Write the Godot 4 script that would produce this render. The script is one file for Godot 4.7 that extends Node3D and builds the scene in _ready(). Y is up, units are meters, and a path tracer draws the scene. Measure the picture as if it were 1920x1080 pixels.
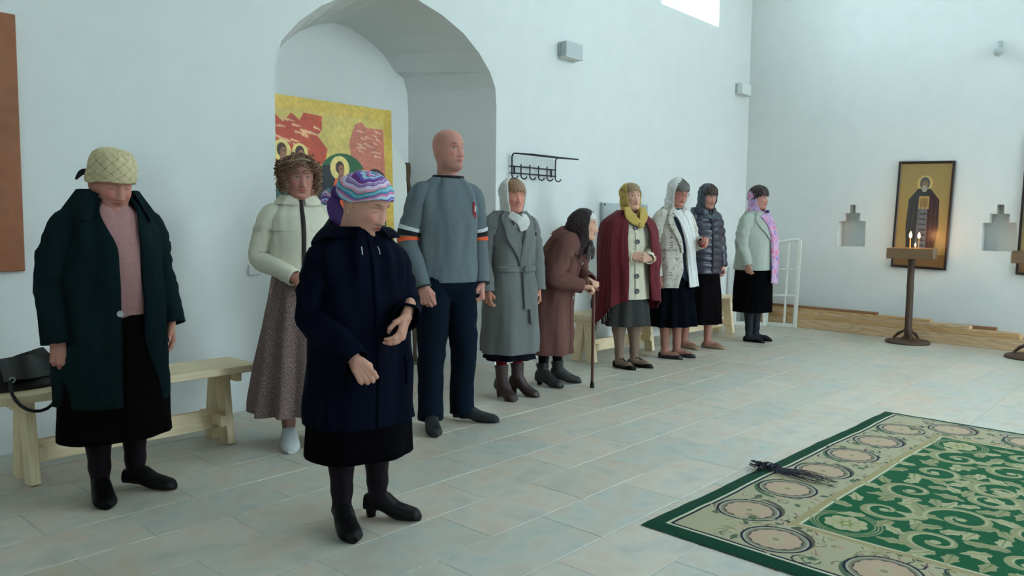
extends Node3D
# A whitewashed church interior with a row of people standing along a wall.
# World axes: +x runs along the long wall (wall_left) towards the far corner, -z points to that wall, y is up; metres.

const WALL_Z := -4.78
const FAR_X := 10.0
const EYE := Vector3(0, 1.25, 0)
const YAW := 42.1
const PITCH := 4.5
const ROLL := 0.55
const FOCAL := 1460.0

var rng := RandomNumberGenerator.new()
var taken := {}
var mats := {}
var texes := {}

func _ready() -> void:
	rng.seed = 7
	make_camera()
	make_environment()
	make_materials()
	build_room()
	build_floor()
	build_furnishings()
	build_people()

# ---------------------------------------------------------------- camera, sky, exposure
func make_camera() -> void:
	var y := deg_to_rad(YAW)
	var p := deg_to_rad(PITCH)
	var r := deg_to_rad(ROLL)
	var f := Vector3(cos(y) * cos(p), -sin(p), -sin(y) * cos(p))
	var right := Vector3(sin(y), 0, cos(y))
	var up := right.cross(f)
	var rr := right * cos(r) + up * sin(r)
	var uu := up * cos(r) - right * sin(r)
	var cam := Camera3D.new()
	cam.name = "camera"
	cam.transform = Transform3D(Basis(rr, uu, -f), EYE)
	cam.fov = rad_to_deg(2.0 * atan(540.0 / FOCAL))
	cam.near = 0.05
	cam.far = 200.0
	cam.current = true
	add_child(cam)

func make_environment() -> void:
	var sky_mat := ProceduralSkyMaterial.new()      # an even overcast sky
	sky_mat.sky_top_color = Color(0.845, 0.935, 0.985)
	sky_mat.sky_horizon_color = Color(0.885, 0.955, 0.985)
	sky_mat.ground_bottom_color = Color(0.42, 0.46, 0.44)
	sky_mat.ground_horizon_color = Color(0.60, 0.66, 0.66)
	sky_mat.sky_energy_multiplier = 1.0
	var sky := Sky.new()
	sky.sky_material = sky_mat
	var env := Environment.new()
	env.background_mode = Environment.BG_SKY
	env.sky = sky
	env.background_energy_multiplier = 24.0
	env.tonemap_mode = Environment.TONE_MAPPER_LINEAR
	env.tonemap_exposure = 0.89
	env.sdfgi_enabled = true
	env.ssao_enabled = true
	env.ssil_enabled = true
	var we := WorldEnvironment.new()
	we.name = "world_environment"
	we.environment = env
	add_child(we)

# ---------------------------------------------------------------- bookkeeping
func numbered(called: String) -> String:
	if not taken.has(called):
		taken[called] = 0
		return called
	taken[called] += 1
	return "%s_%03d" % [called, taken[called]]

func tag(o: Node, label := "", category := "", group := "", kind := "") -> Node:
	if label: o.set_meta("label", label)
	if category: o.set_meta("category", category)
	if group: o.set_meta("group", group)
	if kind: o.set_meta("kind", kind)
	return o

func thing(called: String, label: String, category: String, at := Vector3.ZERO, turn := 0.0, group := "") -> Node3D:
	var o := Node3D.new()
	o.name = numbered(called)
	add_child(o)
	o.position = at
	o.rotation.y = turn
	tag(o, label, category, group)
	return o

# ---------------------------------------------------------------- mesh collecting
class MB:
	var v := PackedVector3Array()
	var c := PackedColorArray()
	var uv := PackedVector2Array()
	var ix := PackedInt32Array()
	var seams := []                       # pairs of vertices that share a normal
	var use_c := false
	var col := Color.WHITE                # linear colour for new vertices

	func vert(p: Vector3, t := Vector2.ZERO) -> int:
		v.append(p); uv.append(t); c.append(col)
		return v.size() - 1

	func tri(a: int, b: int, d: int) -> void:
		ix.append(a); ix.append(b); ix.append(d)

	# rows of equal length; rows climb and columns run to the right as seen from outside
	func grid(rows: Array, wrap := false, cols: Array = []) -> int:
		var ni := rows.size()
		var nj: int = rows[0].size()
		var base := v.size()
		var w := nj + (1 if wrap else 0)
		for i in ni:
			var row: PackedVector3Array = rows[i]
			for j in w:
				v.append(row[j % nj])
				uv.append(Vector2(float(j) / (w - 1), 1.0 - float(i) / maxf(1, ni - 1)))
				c.append(cols[i][j % nj] if cols else col)
		for i in ni - 1:
			for j in w - 1:
				var a := base + i * w + j
				ix.append_array(PackedInt32Array([a, a + w, a + w + 1, a, a + w + 1, a + 1]))
		if wrap:
			for i in ni:
				seams.append([base + i * w, base + i * w + nj])
		return base

	func fan(row: PackedVector3Array, centre: Vector3, upward: bool) -> void:
		var b := v.size()
		for p in row: vert(p, Vector2(0.5, 0.5))
		var m := vert(centre, Vector2(0.5, 0.5))
		for j in row.size():
			var a := b + j
			var d := b + (j + 1) % row.size()
			if upward: tri(a, m, d)
			else: tri(a, d, m)

	func quad(a: Vector3, b: Vector3, cc: Vector3, d: Vector3) -> void:   # a bottom left, b bottom right, cc top right, d top left, from outside
		var i := vert(a, Vector2(0, 1)); vert(b, Vector2(1, 1)); vert(cc, Vector2(1, 0)); vert(d, Vector2(0, 0))
		tri(i, i + 3, i + 2); tri(i, i + 2, i + 1)

	func box(t: Transform3D, s: Vector3, bev := 0.004) -> void:           # a box with chamfered edges
		var h := s * 0.5
		var b := minf(bev, minf(h.x, minf(h.y, h.z)) * 0.6)
		var ax := [Vector3.RIGHT, Vector3.UP, Vector3.BACK]
		for k in 3:
			for sg in [-1.0, 1.0]:
				var n: Vector3 = ax[k] * sg
				var e: Vector3 = ax[(k + 1) % 3]
				var f: Vector3 = ax[(k + 2) % 3]
				var hn: float = h[k]; var he: float = h[(k + 1) % 3] - b; var hf: float = h[(k + 2) % 3] - b
				face(t, [n * hn - e * he - f * hf, n * hn + e * he - f * hf, n * hn + e * he + f * hf, n * hn - e * he + f * hf], n)
				for sf in [-1.0, 1.0]:      # chamfers
					var m2: Vector3 = f * sf
					if true:
						var o1: Vector3 = n * hn + m2 * hf
						var o2: Vector3 = n * (hn - b) + m2 * (hf + b)
						face(t, [o1 - e * he, o1 + e * he, o2 + e * he, o2 - e * he], n + m2)
		for sx in [-1.0, 1.0]:
			for sy in [-1.0, 1.0]:
				for sz in [-1.0, 1.0]:
					var g := Vector3(sx, sy, sz)
					face(t, [g * Vector3(h.x, h.y - b, h.z - b), g * Vector3(h.x - b, h.y, h.z - b), g * Vector3(h.x - b, h.y - b, h.z)], g)

	func face(t: Transform3D, pts: Array, n: Vector3) -> void:
		var nn: Vector3 = (pts[2] - pts[0]).cross(pts[1] - pts[0])
		if nn.dot(n) < 0: pts.reverse()
		var uvs := [Vector2(0, 1), Vector2(1, 1), Vector2(1, 0), Vector2(0, 0)]
		var i := v.size()
		for k in pts.size(): vert(t * pts[k], uvs[k])
		for k in pts.size() - 2: tri(i, i + k + 1, i + k + 2)

	# a tube along points with a radius each; flat squashes it along the frame's second axis
	func tube(pts: Array, rad: Array, seg := 10, caps := true, flat := 1.0, ref := Vector3.UP) -> void:
		var rows := []
		var n := pts.size()
		var side := Vector3.ZERO
		for i in n:
			var d: Vector3 = (pts[mini(i + 1, n - 1)] - pts[maxi(i - 1, 0)]).normalized()
			if i == 0:
				side = d.cross(ref)
				if side.length() < 0.05: side = d.cross(Vector3.RIGHT)
			side = (side - d * side.dot(d)).normalized()
			var other := d.cross(side)
			var row := PackedVector3Array()
			for j in seg:
				var a := TAU * j / seg
				row.append(pts[i] - side * cos(a) * rad[i] + other * sin(a) * rad[i] * flat)
			rows.append(row)
		grid(rows, true)
		if caps:
			fan(rows[0], pts[0], false)
			fan(rows[n - 1], pts[n - 1], true)

	# turned about the y axis of t: profile of (radius, height) from the bottom up
	func lathe(t: Transform3D, prof: Array, seg := 24) -> void:
		var rows := []
		for q in prof:
			var row := PackedVector3Array()
			for j in seg:
				var a := TAU * j / seg
				row.append(t * Vector3(sin(a) * q[0], q[1], cos(a) * q[0]))
			rows.append(row)
		grid(rows, true)

	func append(o: MB, t: Transform3D, flip := false) -> void:
		var b := v.size()
		for p in o.v: v.append(t * p)
		c.append_array(o.c); uv.append_array(o.uv)
		for k in range(0, o.ix.size(), 3):
			if flip:
				ix.append(b + o.ix[k]); ix.append(b + o.ix[k + 2]); ix.append(b + o.ix[k + 1])
			else:
				ix.append(b + o.ix[k]); ix.append(b + o.ix[k + 1]); ix.append(b + o.ix[k + 2])
		for s in o.seams: seams.append([s[0] + b, s[1] + b])

	func mesh(colours := false) -> ArrayMesh:
		var nrm := PackedVector3Array()
		nrm.resize(v.size())
		for k in range(0, ix.size(), 3):
			var a := ix[k]; var b := ix[k + 1]; var d := ix[k + 2]
			var fn := (v[d] - v[a]).cross(v[b] - v[a])
			nrm[a] += fn; nrm[b] += fn; nrm[d] += fn
		for s in seams:
			var m: Vector3 = nrm[s[0]] + nrm[s[1]]
			nrm[s[0]] = m; nrm[s[1]] = m
		for k in nrm.size(): nrm[k] = nrm[k].normalized()
		var arr := []
		arr.resize(Mesh.ARRAY_MAX)
		arr[Mesh.ARRAY_VERTEX] = v; arr[Mesh.ARRAY_NORMAL] = nrm; arr[Mesh.ARRAY_TEX_UV] = uv; arr[Mesh.ARRAY_INDEX] = ix
		if colours or use_c: arr[Mesh.ARRAY_COLOR] = c
		var am := ArrayMesh.new()
		am.add_surface_from_arrays(Mesh.PRIMITIVE_TRIANGLES, arr)
		return am

func put(mb: MB, called: String, m: Material, parent: Node = null, label := "") -> MeshInstance3D:
	return put_mesh(mb.mesh(), called, m, parent, label)

func put_mesh(am: Mesh, called: String, m: Material, parent: Node = null, label := "") -> MeshInstance3D:
	var o := MeshInstance3D.new()
	o.mesh = am
	o.material_override = m
	if parent == null:
		o.name = numbered(called)
		add_child(o)
	else:
		o.name = called
		parent.add_child(o, true)
	if label: o.set_meta("label", label)
	return o

func at(p: Vector3, b := Basis()) -> Transform3D:
	return Transform3D(b, p)

func turn_y(a: float) -> Basis:
	return Basis(Vector3.UP, a)

# ---------------------------------------------------------------- textures and materials
func noise_tex(key: String, freq: float, ramp: Array, size := 512, oct := 4, kind := FastNoiseLite.TYPE_SIMPLEX_SMOOTH, normal := 0.0, sd := 1) -> Texture2D:
	if texes.has(key): return texes[key]
	var n := FastNoiseLite.new()
	n.seed = sd
	n.noise_type = kind
	n.frequency = freq
	n.fractal_octaves = oct
	var t := NoiseTexture2D.new()
	t.width = size; t.height = size
	t.seamless = true
	t.noise = n
	if normal > 0.0:
		t.as_normal_map = true
		t.bump_strength = normal
	elif ramp:
		var g := Gradient.new()
		var off := PackedFloat32Array(); var cs := PackedColorArray()
		for k in ramp.size():
			off.append(float(k) / (ramp.size() - 1)); cs.append(ramp[k])
		g.offsets = off; g.colors = cs
		t.color_ramp = g
	texes[key] = t
	return t

func mat(key: String, col: Color, rough := 0.8, opt := {}) -> StandardMaterial3D:
	if mats.has(key): return mats[key]
	var m := StandardMaterial3D.new()
	m.albedo_color = col
	m.roughness = rough
	m.metallic = opt.get("metal", 0.0)
	if opt.has("tex"): m.albedo_texture = opt.tex
	if opt.has("tri"):
		m.uv1_triplanar = true
		m.uv1_scale = Vector3.ONE * opt.tri
	if opt.get("world", false): m.uv1_world_triplanar = true
	if opt.has("scale"): m.uv1_scale = opt.scale
	if opt.has("nrm"):
		m.normal_enabled = true
		m.normal_texture = opt.nrm
		m.normal_scale = opt.get("ns", 1.0)
	if opt.get("vc", false): m.vertex_color_use_as_albedo = true
	if opt.has("rim"):
		m.rim_enabled = true; m.rim = opt.rim; m.rim_tint = 1.0
	if opt.has("spec"): m.metallic_specular = opt.spec
	if opt.has("sss"):
		m.subsurf_scatter_enabled = true; m.subsurf_scatter_strength = opt.sss
	mats[key] = m
	return m

func grey_ramp(lo: float, hi: float) -> Array:
	return [Color(lo, lo, lo), Color(hi, hi, hi)]

func make_materials() -> void:
	var plaster_n := noise_tex("plaster_n", 0.012, [], 512, 5, FastNoiseLite.TYPE_SIMPLEX_SMOOTH, 3.0, 3)
	var plaster_c := noise_tex("plaster_c", 0.006, [Color(0.982, 0.985, 0.982), Color(0.992, 0.994, 0.992), Color(1, 1, 1)], 512, 4)
	mat("wall", Color(0.90, 0.915, 0.91), 0.92, {"tex": plaster_c, "tri": 0.9, "world": true, "nrm": plaster_n, "ns": 0.12})
	mat("ceiling", Color(0.90, 0.91, 0.905), 0.92, {"tex": plaster_c, "tri": 0.35, "world": true})
	var weave := noise_tex("weave", 0.22, grey_ramp(0.84, 1.0), 512, 2, FastNoiseLite.TYPE_VALUE)
	texes["weave_n"] = noise_tex("weave_n", 0.22, [], 512, 2, FastNoiseLite.TYPE_VALUE, 4.0)
	texes["soft"] = noise_tex("soft", 0.03, grey_ramp(0.80, 1.0), 512, 4)
	texes["speck"] = noise_tex("speck", 0.18, [Color(0.55, 0.55, 0.55), Color(0.8, 0.8, 0.8), Color(1, 1, 1)], 512, 3)
	# woods
	var pine_img := wood_image(Color(0.99, 0.92, 0.79), Color(0.90, 0.79, 0.62), 11)
	mat("pine", Color(0.98, 0.98, 0.96), 0.6, {"tex": pine_img})
	mat("pine_end", Color(0.74, 0.62, 0.44), 0.75, {"tex": texes["soft"], "tri": 5.0})
	var plank_img := wood_image(Color(0.88, 0.76, 0.61), Color(0.71, 0.55, 0.40), 12)
	for k in 4:
		mat("plank%d" % k, [Color(1, 1, 1), Color(0.88, 0.82, 0.76), Color(0.97, 0.93, 0.84), Color(0.72, 0.60, 0.52)][k], 0.7, {"tex": plank_img})
	mat("brown_board", Color(0.60, 0.36, 0.22), 0.55, {"tex": noise_tex("board", 0.008, [Color(0.86, 0.86, 0.8), Color(1, 1, 1), Color(0.95, 0.88, 0.82)], 512, 3), "tri": 0.8})
	mat("stand_wood", Color(0.34, 0.24, 0.18), 0.5, {"tex": texes["soft"], "tri": 4.0})
	mat("stand_tray", Color(0.52, 0.40, 0.28), 0.5, {"tex": texes["soft"], "tri": 4.0})
	mat("iron", Color(0.09, 0.10, 0.14), 0.45, {"metal": 0.2})
	mat("dark_frame", Color(0.16, 0.09, 0.06), 0.35)
	mat("white_paint", Color(0.90, 0.91, 0.88), 0.5)
	mat("grey_plastic", Color(0.70, 0.74, 0.74), 0.5)
	mat("white_plastic", Color(0.86, 0.87, 0.86), 0.4)
	mat("leather", Color(0.055, 0.045, 0.055), 0.42, {"nrm": texes["weave_n"], "ns": 0.25, "tri": 3.0})
	mat("wax", Color(0.85, 0.70, 0.42), 0.5)
	var fl := mat("flame", Color(1.0, 0.75, 0.45), 0.5)
	fl.emission_enabled = true
	fl.emission = Color(1.0, 0.72, 0.45)
	fl.emission_energy_multiplier = 14.0
	var gl := mat("glass", Color(0.93, 0.97, 1.0, 0.06), 0.02)
	gl.transparency = BaseMaterial3D.TRANSPARENCY_ALPHA
	var ig := mat("icon_glass", Color(0.9, 0.95, 1.0, 0.05), 0.03)
	ig.transparency = BaseMaterial3D.TRANSPARENCY_ALPHA

func wood_image(light: Color, dark: Color, sd: int) -> ImageTexture:
	var w := 128; var h := 512
	var im := Image.create(w, h, false, Image.FORMAT_RGB8)
	var n := FastNoiseLite.new(); n.seed = sd; n.frequency = 1.0; n.fractal_octaves = 3
	for y in h:
		for x in w:
			var u := n.get_noise_2d(x * 0.02, y * 0.0035)
			var ring := 0.5 + 0.5 * sin((x * 0.16 + u * 16.0))
			var f := 0.5 + 0.5 * n.get_noise_2d(x * 0.5, y * 0.02 + 70.0)
			im.set_pixel(x, y, light.lerp(dark, clampf(ring * 0.45 + f * 0.45 - 0.15, 0, 1)))
	return ImageTexture.create_from_image(im)

# ---------------------------------------------------------------- the room
func csg_box(parent: Node, lo: Vector3, hi: Vector3, sub: bool, m := "wall") -> void:
	var b := CSGBox3D.new()
	b.name = "block"
	b.size = hi - lo
	b.material = mats[m]
	b.position = (lo + hi) * 0.5
	if sub: b.operation = CSGShape3D.OPERATION_SUBTRACTION
	parent.add_child(b, true)

func csg_solid(parent: Node, front: PackedVector3Array, back: PackedVector3Array) -> void:   # closed solid between two outlines
	var st := SurfaceTool.new()
	st.begin(Mesh.PRIMITIVE_TRIANGLES)
	st.set_smooth_group(-1)
	var n := front.size()
	var flat := PackedVector2Array()
	var mid := Vector3.ZERO
	for p in front: flat.append(Vector2(p.x, p.y)); mid += p / n
	for p in back: mid += p / n
	mid *= 0.5
	var idx := Geometry2D.triangulate_polygon(flat)
	var tris := []
	for k in range(0, idx.size(), 3):
		tris.append([front[idx[k]], front[idx[k + 1]], front[idx[k + 2]], Vector3(0, 0, 1)])
		tris.append([back[idx[k]], back[idx[k + 1]], back[idx[k + 2]], Vector3(0, 0, -1)])
	for k in n:
		var m := (k + 1) % n
		var out := (front[k] + front[m] + back[k] + back[m]) * 0.25 - mid
		out.z = 0
		tris.append([front[k], front[m], back[m], out])
		tris.append([front[k], back[m], back[k], out])
	for t in tris:
		var nn: Vector3 = (t[2] - t[0]).cross(t[1] - t[0])
		if nn.dot(t[3]) < 0:
			var s = t[1]; t[1] = t[2]; t[2] = s
		for q in 3: st.add_vertex(t[q])
	st.generate_normals()
	var c := CSGMesh3D.new()
	c.name = "block"
	c.mesh = st.commit()
	c.material = mats["wall"]
	c.operation = CSGShape3D.OPERATION_SUBTRACTION
	parent.add_child(c, true)

func wall(called: String, lo: Vector3, hi: Vector3) -> CSGCombiner3D:
	var c := CSGCombiner3D.new()
	c.name = called
	add_child(c)
	tag(c, "", "", "", "structure")
	csg_box(c, lo, hi, false)
	return c

const NICHE_FRONT := [[2.87, -0.2], [5.075, -0.2], [5.07, 2.30], [5.055, 2.463], [4.986, 2.591], [4.853, 2.728], [4.661, 2.861], [4.418, 2.96], [4.161, 3.023], [3.93, 3.035], [3.7, 2.99], [3.46, 2.905], [3.248, 2.789], [3.074, 2.652], [2.93, 2.489], [2.875, 2.32]]
const NICHE_BACK_Z := -5.58

func build_room() -> void:
	# long wall on the left with the arched niche and high windows, one of them added for its light
	var left := wall("wall_left", Vector3(-5.2, -0.2, -5.95), Vector3(11.0, 7.4, WALL_Z))
	var fr := PackedVector3Array(); var bk := PackedVector3Array()
	for q in NICHE_FRONT:
		fr.append(Vector3(q[0], q[1], WALL_Z + 0.02))
		var fx: float = 3.96 + (q[0] - 3.97) * 0.70
		var fy: float = q[1] if q[1] < 0 else (q[1] - (0.10 if q[1] > 2.6 else 0.0) - 0.0)
		bk.append(Vector3(fx, fy, NICHE_BACK_Z))
	csg_solid(left, fr, bk)
	for wx in [8.42, 6.3, 4.2]:  # middle opening is unseen, added to brighten the far wall and floor
		window_cut(left, "z", wx)
	# far wall with stepped recesses and high windows
	var far := wall("wall_far", Vector3(FAR_X, -0.2, -5.0), Vector3(FAR_X + 0.95, 7.4, 5.0))
	for wz in [-1.25, 2.0]:
		window_cut(far, "x", wz)
	for nz in [[-3.375, 1.045, 1.0], [-1.80, 1.03, 1.02]]:
		var z0: float = nz[0]; var y0: float = nz[1]
		csg_box(far, Vector3(FAR_X - 0.05, y0, z0 - 0.165), Vector3(FAR_X + 0.20, y0 + 0.315, z0 + 0.165), true)
		csg_box(far, Vector3(FAR_X - 0.05, y0 + 0.30, z0 - 0.095), Vector3(FAR_X + 0.20, y0 + 0.415, z0 + 0.095), true)
		csg_box(far, Vector3(FAR_X - 0.05, y0 + 0.40, z0 - 0.03), Vector3(FAR_X + 0.20, y0 + 0.515, z0 + 0.04), true)
	# the walls behind the camera close the room
	var right := wall("wall_right", Vector3(-5.2, -0.2, 4.9), Vector3(11.0, 7.4, 5.8))
	for wx in [8.42, 5.6]:
		window_cut(right, "Z", wx)
	csg_box(right, Vector3(6.0, 0.02, 4.8), Vector3(7.9, 2.6, 6.0), true)          # open porch door
	var rear := wall("wall_rear", Vector3(-5.9, -0.2, -5.0), Vector3(-5.0, 7.4, 5.0))
	for wz in [1.9]:  # unseen window added to brighten the niche reveal and the far wall
		window_cut(rear, "X", wz)
	var ceil := wall("ceiling", Vector3(-5.9, 7.2, -5.95), Vector3(11.0, 7.6, 5.9))
	# window joinery
	var n := 1
	for w in [["z", 8.42], ["z", 6.3], ["z", 4.2], ["x", -1.25], ["x", 2.0], ["Z", 8.42], ["Z", 5.6], ["X", 1.9]]:  # second z window and the X window are added for light
		window_unit("window_%d" % n, w[0], w[1])
		n += 1

const WIN_W := 1.35
const WIN_Y0 := 3.76
const WIN_Y1 := 6.4

func window_cut(parent: Node, axis: String, along: float) -> void:
	var h := WIN_W * 0.5
	if axis == "z": csg_box(parent, Vector3(along - h, WIN_Y0, -6.2), Vector3(along + h, WIN_Y1, -4.5), true)
	elif axis == "Z": csg_box(parent, Vector3(along - h, WIN_Y0, 4.6), Vector3(along + h, WIN_Y1, 6.2), true)
	elif axis == "X": csg_box(parent, Vector3(-6.2, WIN_Y0, along - h), Vector3(-4.8, WIN_Y1, along + h), true)
	else: csg_box(parent, Vector3(9.8, WIN_Y0, along - h), Vector3(11.2, WIN_Y1, along + h), true)

func window_unit(called: String, axis: String, along: float) -> void:
	var o := Node3D.new()
	o.name = called
	add_child(o)
	tag(o, "", "", "", "structure")
	match axis:
		"z": o.transform = at(Vector3(along, WIN_Y0, -5.45))
		"Z": o.transform = at(Vector3(along, WIN_Y0, 5.5), turn_y(PI))
		"X": o.transform = at(Vector3(-5.5, WIN_Y0, along), turn_y(PI / 2))
		"x": o.transform = at(Vector3(FAR_X + 0.55, WIN_Y0, along), turn_y(-PI / 2))
	var hh := WIN_Y1 - WIN_Y0
	var f := MB.new()
	for s in [-1, 1]:
		f.box(at(Vector3(s * (WIN_W / 2 - 0.03), hh / 2, 0)), Vector3(0.06, hh, 0.07))
		f.box(at(Vector3(0, hh / 2 + s * (hh / 2 - 0.03), 0)), Vector3(WIN_W, 0.06, 0.07))
	f.box(at(Vector3(0, hh / 2, 0)), Vector3(0.05, hh, 0.06))
	f.box(at(Vector3(0, hh * 0.62, 0)), Vector3(WIN_W, 0.05, 0.06))
	put(f, "window_frame", mats["white_paint"], o)
	var g := MB.new()
	g.quad(Vector3(-WIN_W / 2, 0, 0), Vector3(WIN_W / 2, 0, 0), Vector3(WIN_W / 2, hh, 0), Vector3(-WIN_W / 2, hh, 0))
	put(g, "pane", mats["glass"], o)

# ---------------------------------------------------------------- floor of stone tiles
func to_pixel(p: Vector3) -> Vector2:
	var y := deg_to_rad(YAW); var pp := deg_to_rad(PITCH); var r := deg_to_rad(ROLL)
	var f := Vector3(cos(y) * cos(pp), -sin(pp), -sin(y) * cos(pp))
	var right := Vector3(sin(y), 0, cos(y))
	var up := right.cross(f)
	var rr := right * cos(r) + up * sin(r)
	var uu := up * cos(r) - right * sin(r)
	var d := p - EYE
	var k := d.dot(f)
	if k < 0.1: return Vector2(-9999, -9999)
	return Vector2(960 + FOCAL * d.dot(rr) / k, 540 - FOCAL * d.dot(uu) / k)

func build_floor() -> void:
	var base := MB.new()                                   # mortar bed whose top shows in the joints
	base.box(at(Vector3(2.6, -0.1018, -0.3)), Vector3(16.8, 0.2, 11.4), 0.001)
	var grout := mat("grout", Color(0.83, 0.83, 0.80), 0.9, {"tex": texes["soft"], "tri": 2.0, "world": true})
	var fl := put(base, "floor", grout)
	tag(fl, "", "", "", "structure")
	var tw := 0.61; var td := 0.3265; var gap := 0.005
	var stone := []
	var stone_n := noise_tex("stone_n", 0.03, [], 512, 5, FastNoiseLite.TYPE_SIMPLEX_SMOOTH, 3.0, 8)
	var tints := [Color(0.805, 0.787, 0.75), Color(0.785, 0.782, 0.75), Color(0.82, 0.797, 0.765), Color(0.795, 0.772, 0.735), Color(0.775, 0.782, 0.76)]
	for k in 5:
		var tx := noise_tex("stone%d" % k, 0.009, [Color(0.90, 0.905, 0.885), Color(0.95, 0.955, 0.94), Color(1.0, 0.985, 0.955), Color(1.0, 0.945, 0.90), Color(0.93, 0.935, 0.92)], 512, 5, FastNoiseLite.TYPE_SIMPLEX_SMOOTH, 0.0, 20 + k)
		stone.append(mat("stone%d" % k, tints[k], 0.42, {"tex": tx, "tri": 0.8, "world": true, "nrm": stone_n, "ns": 0.12}))
	var one := MB.new()
	one.box(at(Vector3(0, -0.008, 0)), Vector3(tw - gap, 0.016, td - gap), 0.0025)
	var tile_mesh := one.mesh()
	var spots := []
	var row := 0
	var z := WALL_Z + 0.08 - td * 0.5 + 0.0
	z = -2.10 - td * 0.5 - td * 9
	while z < 4.9:
		var x := -5.0 + (0.305 if row % 2 else 0.0) + 1.12 - 1.22
		while x < 10.2:
			var p := Vector3(x, 0, z)
			if z > -4.9 or (x > 2.9 and x < 5.1 and z > -5.75):
				var q := to_pixel(p)
				var d := p.distance_to(EYE)
				var vis := q.x > -250 and q.x < 2170 and q.y < 1300 and q.y > 0
				spots.append([d if vis else d + 100.0, p])
			x += tw
		z += td
		row += 1
	spots.sort_custom(func(a, b): return a[0] < b[0])
	var rest := MB.new()
	var r2 := RandomNumberGenerator.new(); r2.seed = 5
	for k in spots.size():
		var p: Vector3 = spots[k][1]
		p.y = r2.randf_range(-0.0008, 0.0008)
		var which := r2.randi() % 5
		if k < 300:
			var t := put_mesh(tile_mesh, "tile", stone[which], fl)
			t.position = p
		else:
			rest.append(one, at(p))
	var s := put(rest, "tile_paving", stone[0], fl)
	s.set_meta("kind", "stuff")

# ---------------------------------------------------------------- drawing on images
func dot(im: Image, p: Vector2, r: float, col: Color) -> void:
	var ri := int(ceil(r))
	for dy in range(-ri, ri + 1):
		var w := sqrt(maxf(0.0, r * r - dy * dy))
		im.fill_rect(Rect2i(int(p.x - w), int(p.y) + dy, maxi(1, int(2 * w)), 1), col)

func oval(im: Image, p: Vector2, rx: float, ry: float, col: Color) -> void:
	var ri := int(ceil(ry))
	for dy in range(-ri, ri + 1):
		var w := rx * sqrt(maxf(0.0, 1.0 - (dy * dy) / (ry * ry)))
		if w > 0.4: im.fill_rect(Rect2i(int(p.x - w), int(p.y) + dy, int(2 * w), 1), col)

func poly(im: Image, pts: PackedVector2Array, col: Color) -> void:
	var lo := 1e9; var hi := -1e9
	for p in pts: lo = minf(lo, p.y); hi = maxf(hi, p.y)
	for y in range(maxi(0, int(lo)), mini(im.get_height(), int(hi) + 1)):
		var xs := []
		for k in pts.size():
			var a := pts[k]; var b := pts[(k + 1) % pts.size()]
			if (a.y <= y) != (b.y <= y): xs.append(a.x + (y - a.y) / (b.y - a.y) * (b.x - a.x))
		xs.sort()
		for k in range(0, xs.size() - 1, 2):
			im.fill_rect(Rect2i(int(xs[k]), y, maxi(1, int(xs[k + 1] - xs[k])), 1), col)

func line(im: Image, pts: Array, w0: float, w1: float, col: Color) -> void:
	var n := pts.size()
	for k in n - 1:
		var a: Vector2 = pts[k]; var b: Vector2 = pts[k + 1]
		var m := maxi(1, int(a.distance_to(b) / 2.0))
		for q in m:
			var t := (k + float(q) / m) / (n - 1)
			dot(im, a.lerp(b, float(q) / m), lerpf(w0, w1, t), col)

func scroll(im: Image, c: Vector2, r0: float, turns: float, start: float, w: float, col: Color, hand := 1.0) -> Vector2:
	var pts := []
	var n := 40
	for k in n + 1:
		var t := float(k) / n
		var a := start + hand * turns * TAU * t
		pts.append(c + Vector2(cos(a), sin(a)) * r0 * (1.0 - 0.82 * t))
	line(im, pts, w, w * 0.45, col)
	return pts[0]

func leaf(im: Image, a: Vector2, ang: float, l: float, w: float, col: Color, edge: Color) -> void:
	var d := Vector2(cos(ang), sin(ang)); var s := Vector2(-d.y, d.x)
	var out := PackedVector2Array(); var back := []
	for k in 9:
		var t := k / 8.0
		var ww := w * sin(PI * pow(t, 0.7)) * (1.0 + 0.25 * sin(t * 16.0))
		out.append(a + d * l * t + s * ww)
		back.append(a + d * l * t - s * ww)
	back.reverse()
	for q in back: out.append(q)
	poly(im, out, col)
	line(im, [a, a + d * l * 0.8], 1.2, 0.6, edge)

func rosette(im: Image, c: Vector2, r: float, petals: int, col: Color, inner: Color, core: Color, sx := 1.0) -> void:
	for k in petals:
		var a := TAU * k / petals
		dot(im, c + Vector2(cos(a) * sx, sin(a)) * r * 0.68, r * 0.36, col)
	oval(im, c, r * 0.72 * sx, r * 0.72, col)
	for k in petals:
		var a := TAU * k / petals
		line(im, [c + Vector2(cos(a) * sx, sin(a)) * r * 0.3, c + Vector2(cos(a) * sx, sin(a)) * r * 0.7], 1.4, 1.0, inner)
	oval(im, c, r * 0.3 * sx, r * 0.3, inner)
	oval(im, c, r * 0.16 * sx, r * 0.16, core)

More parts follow.
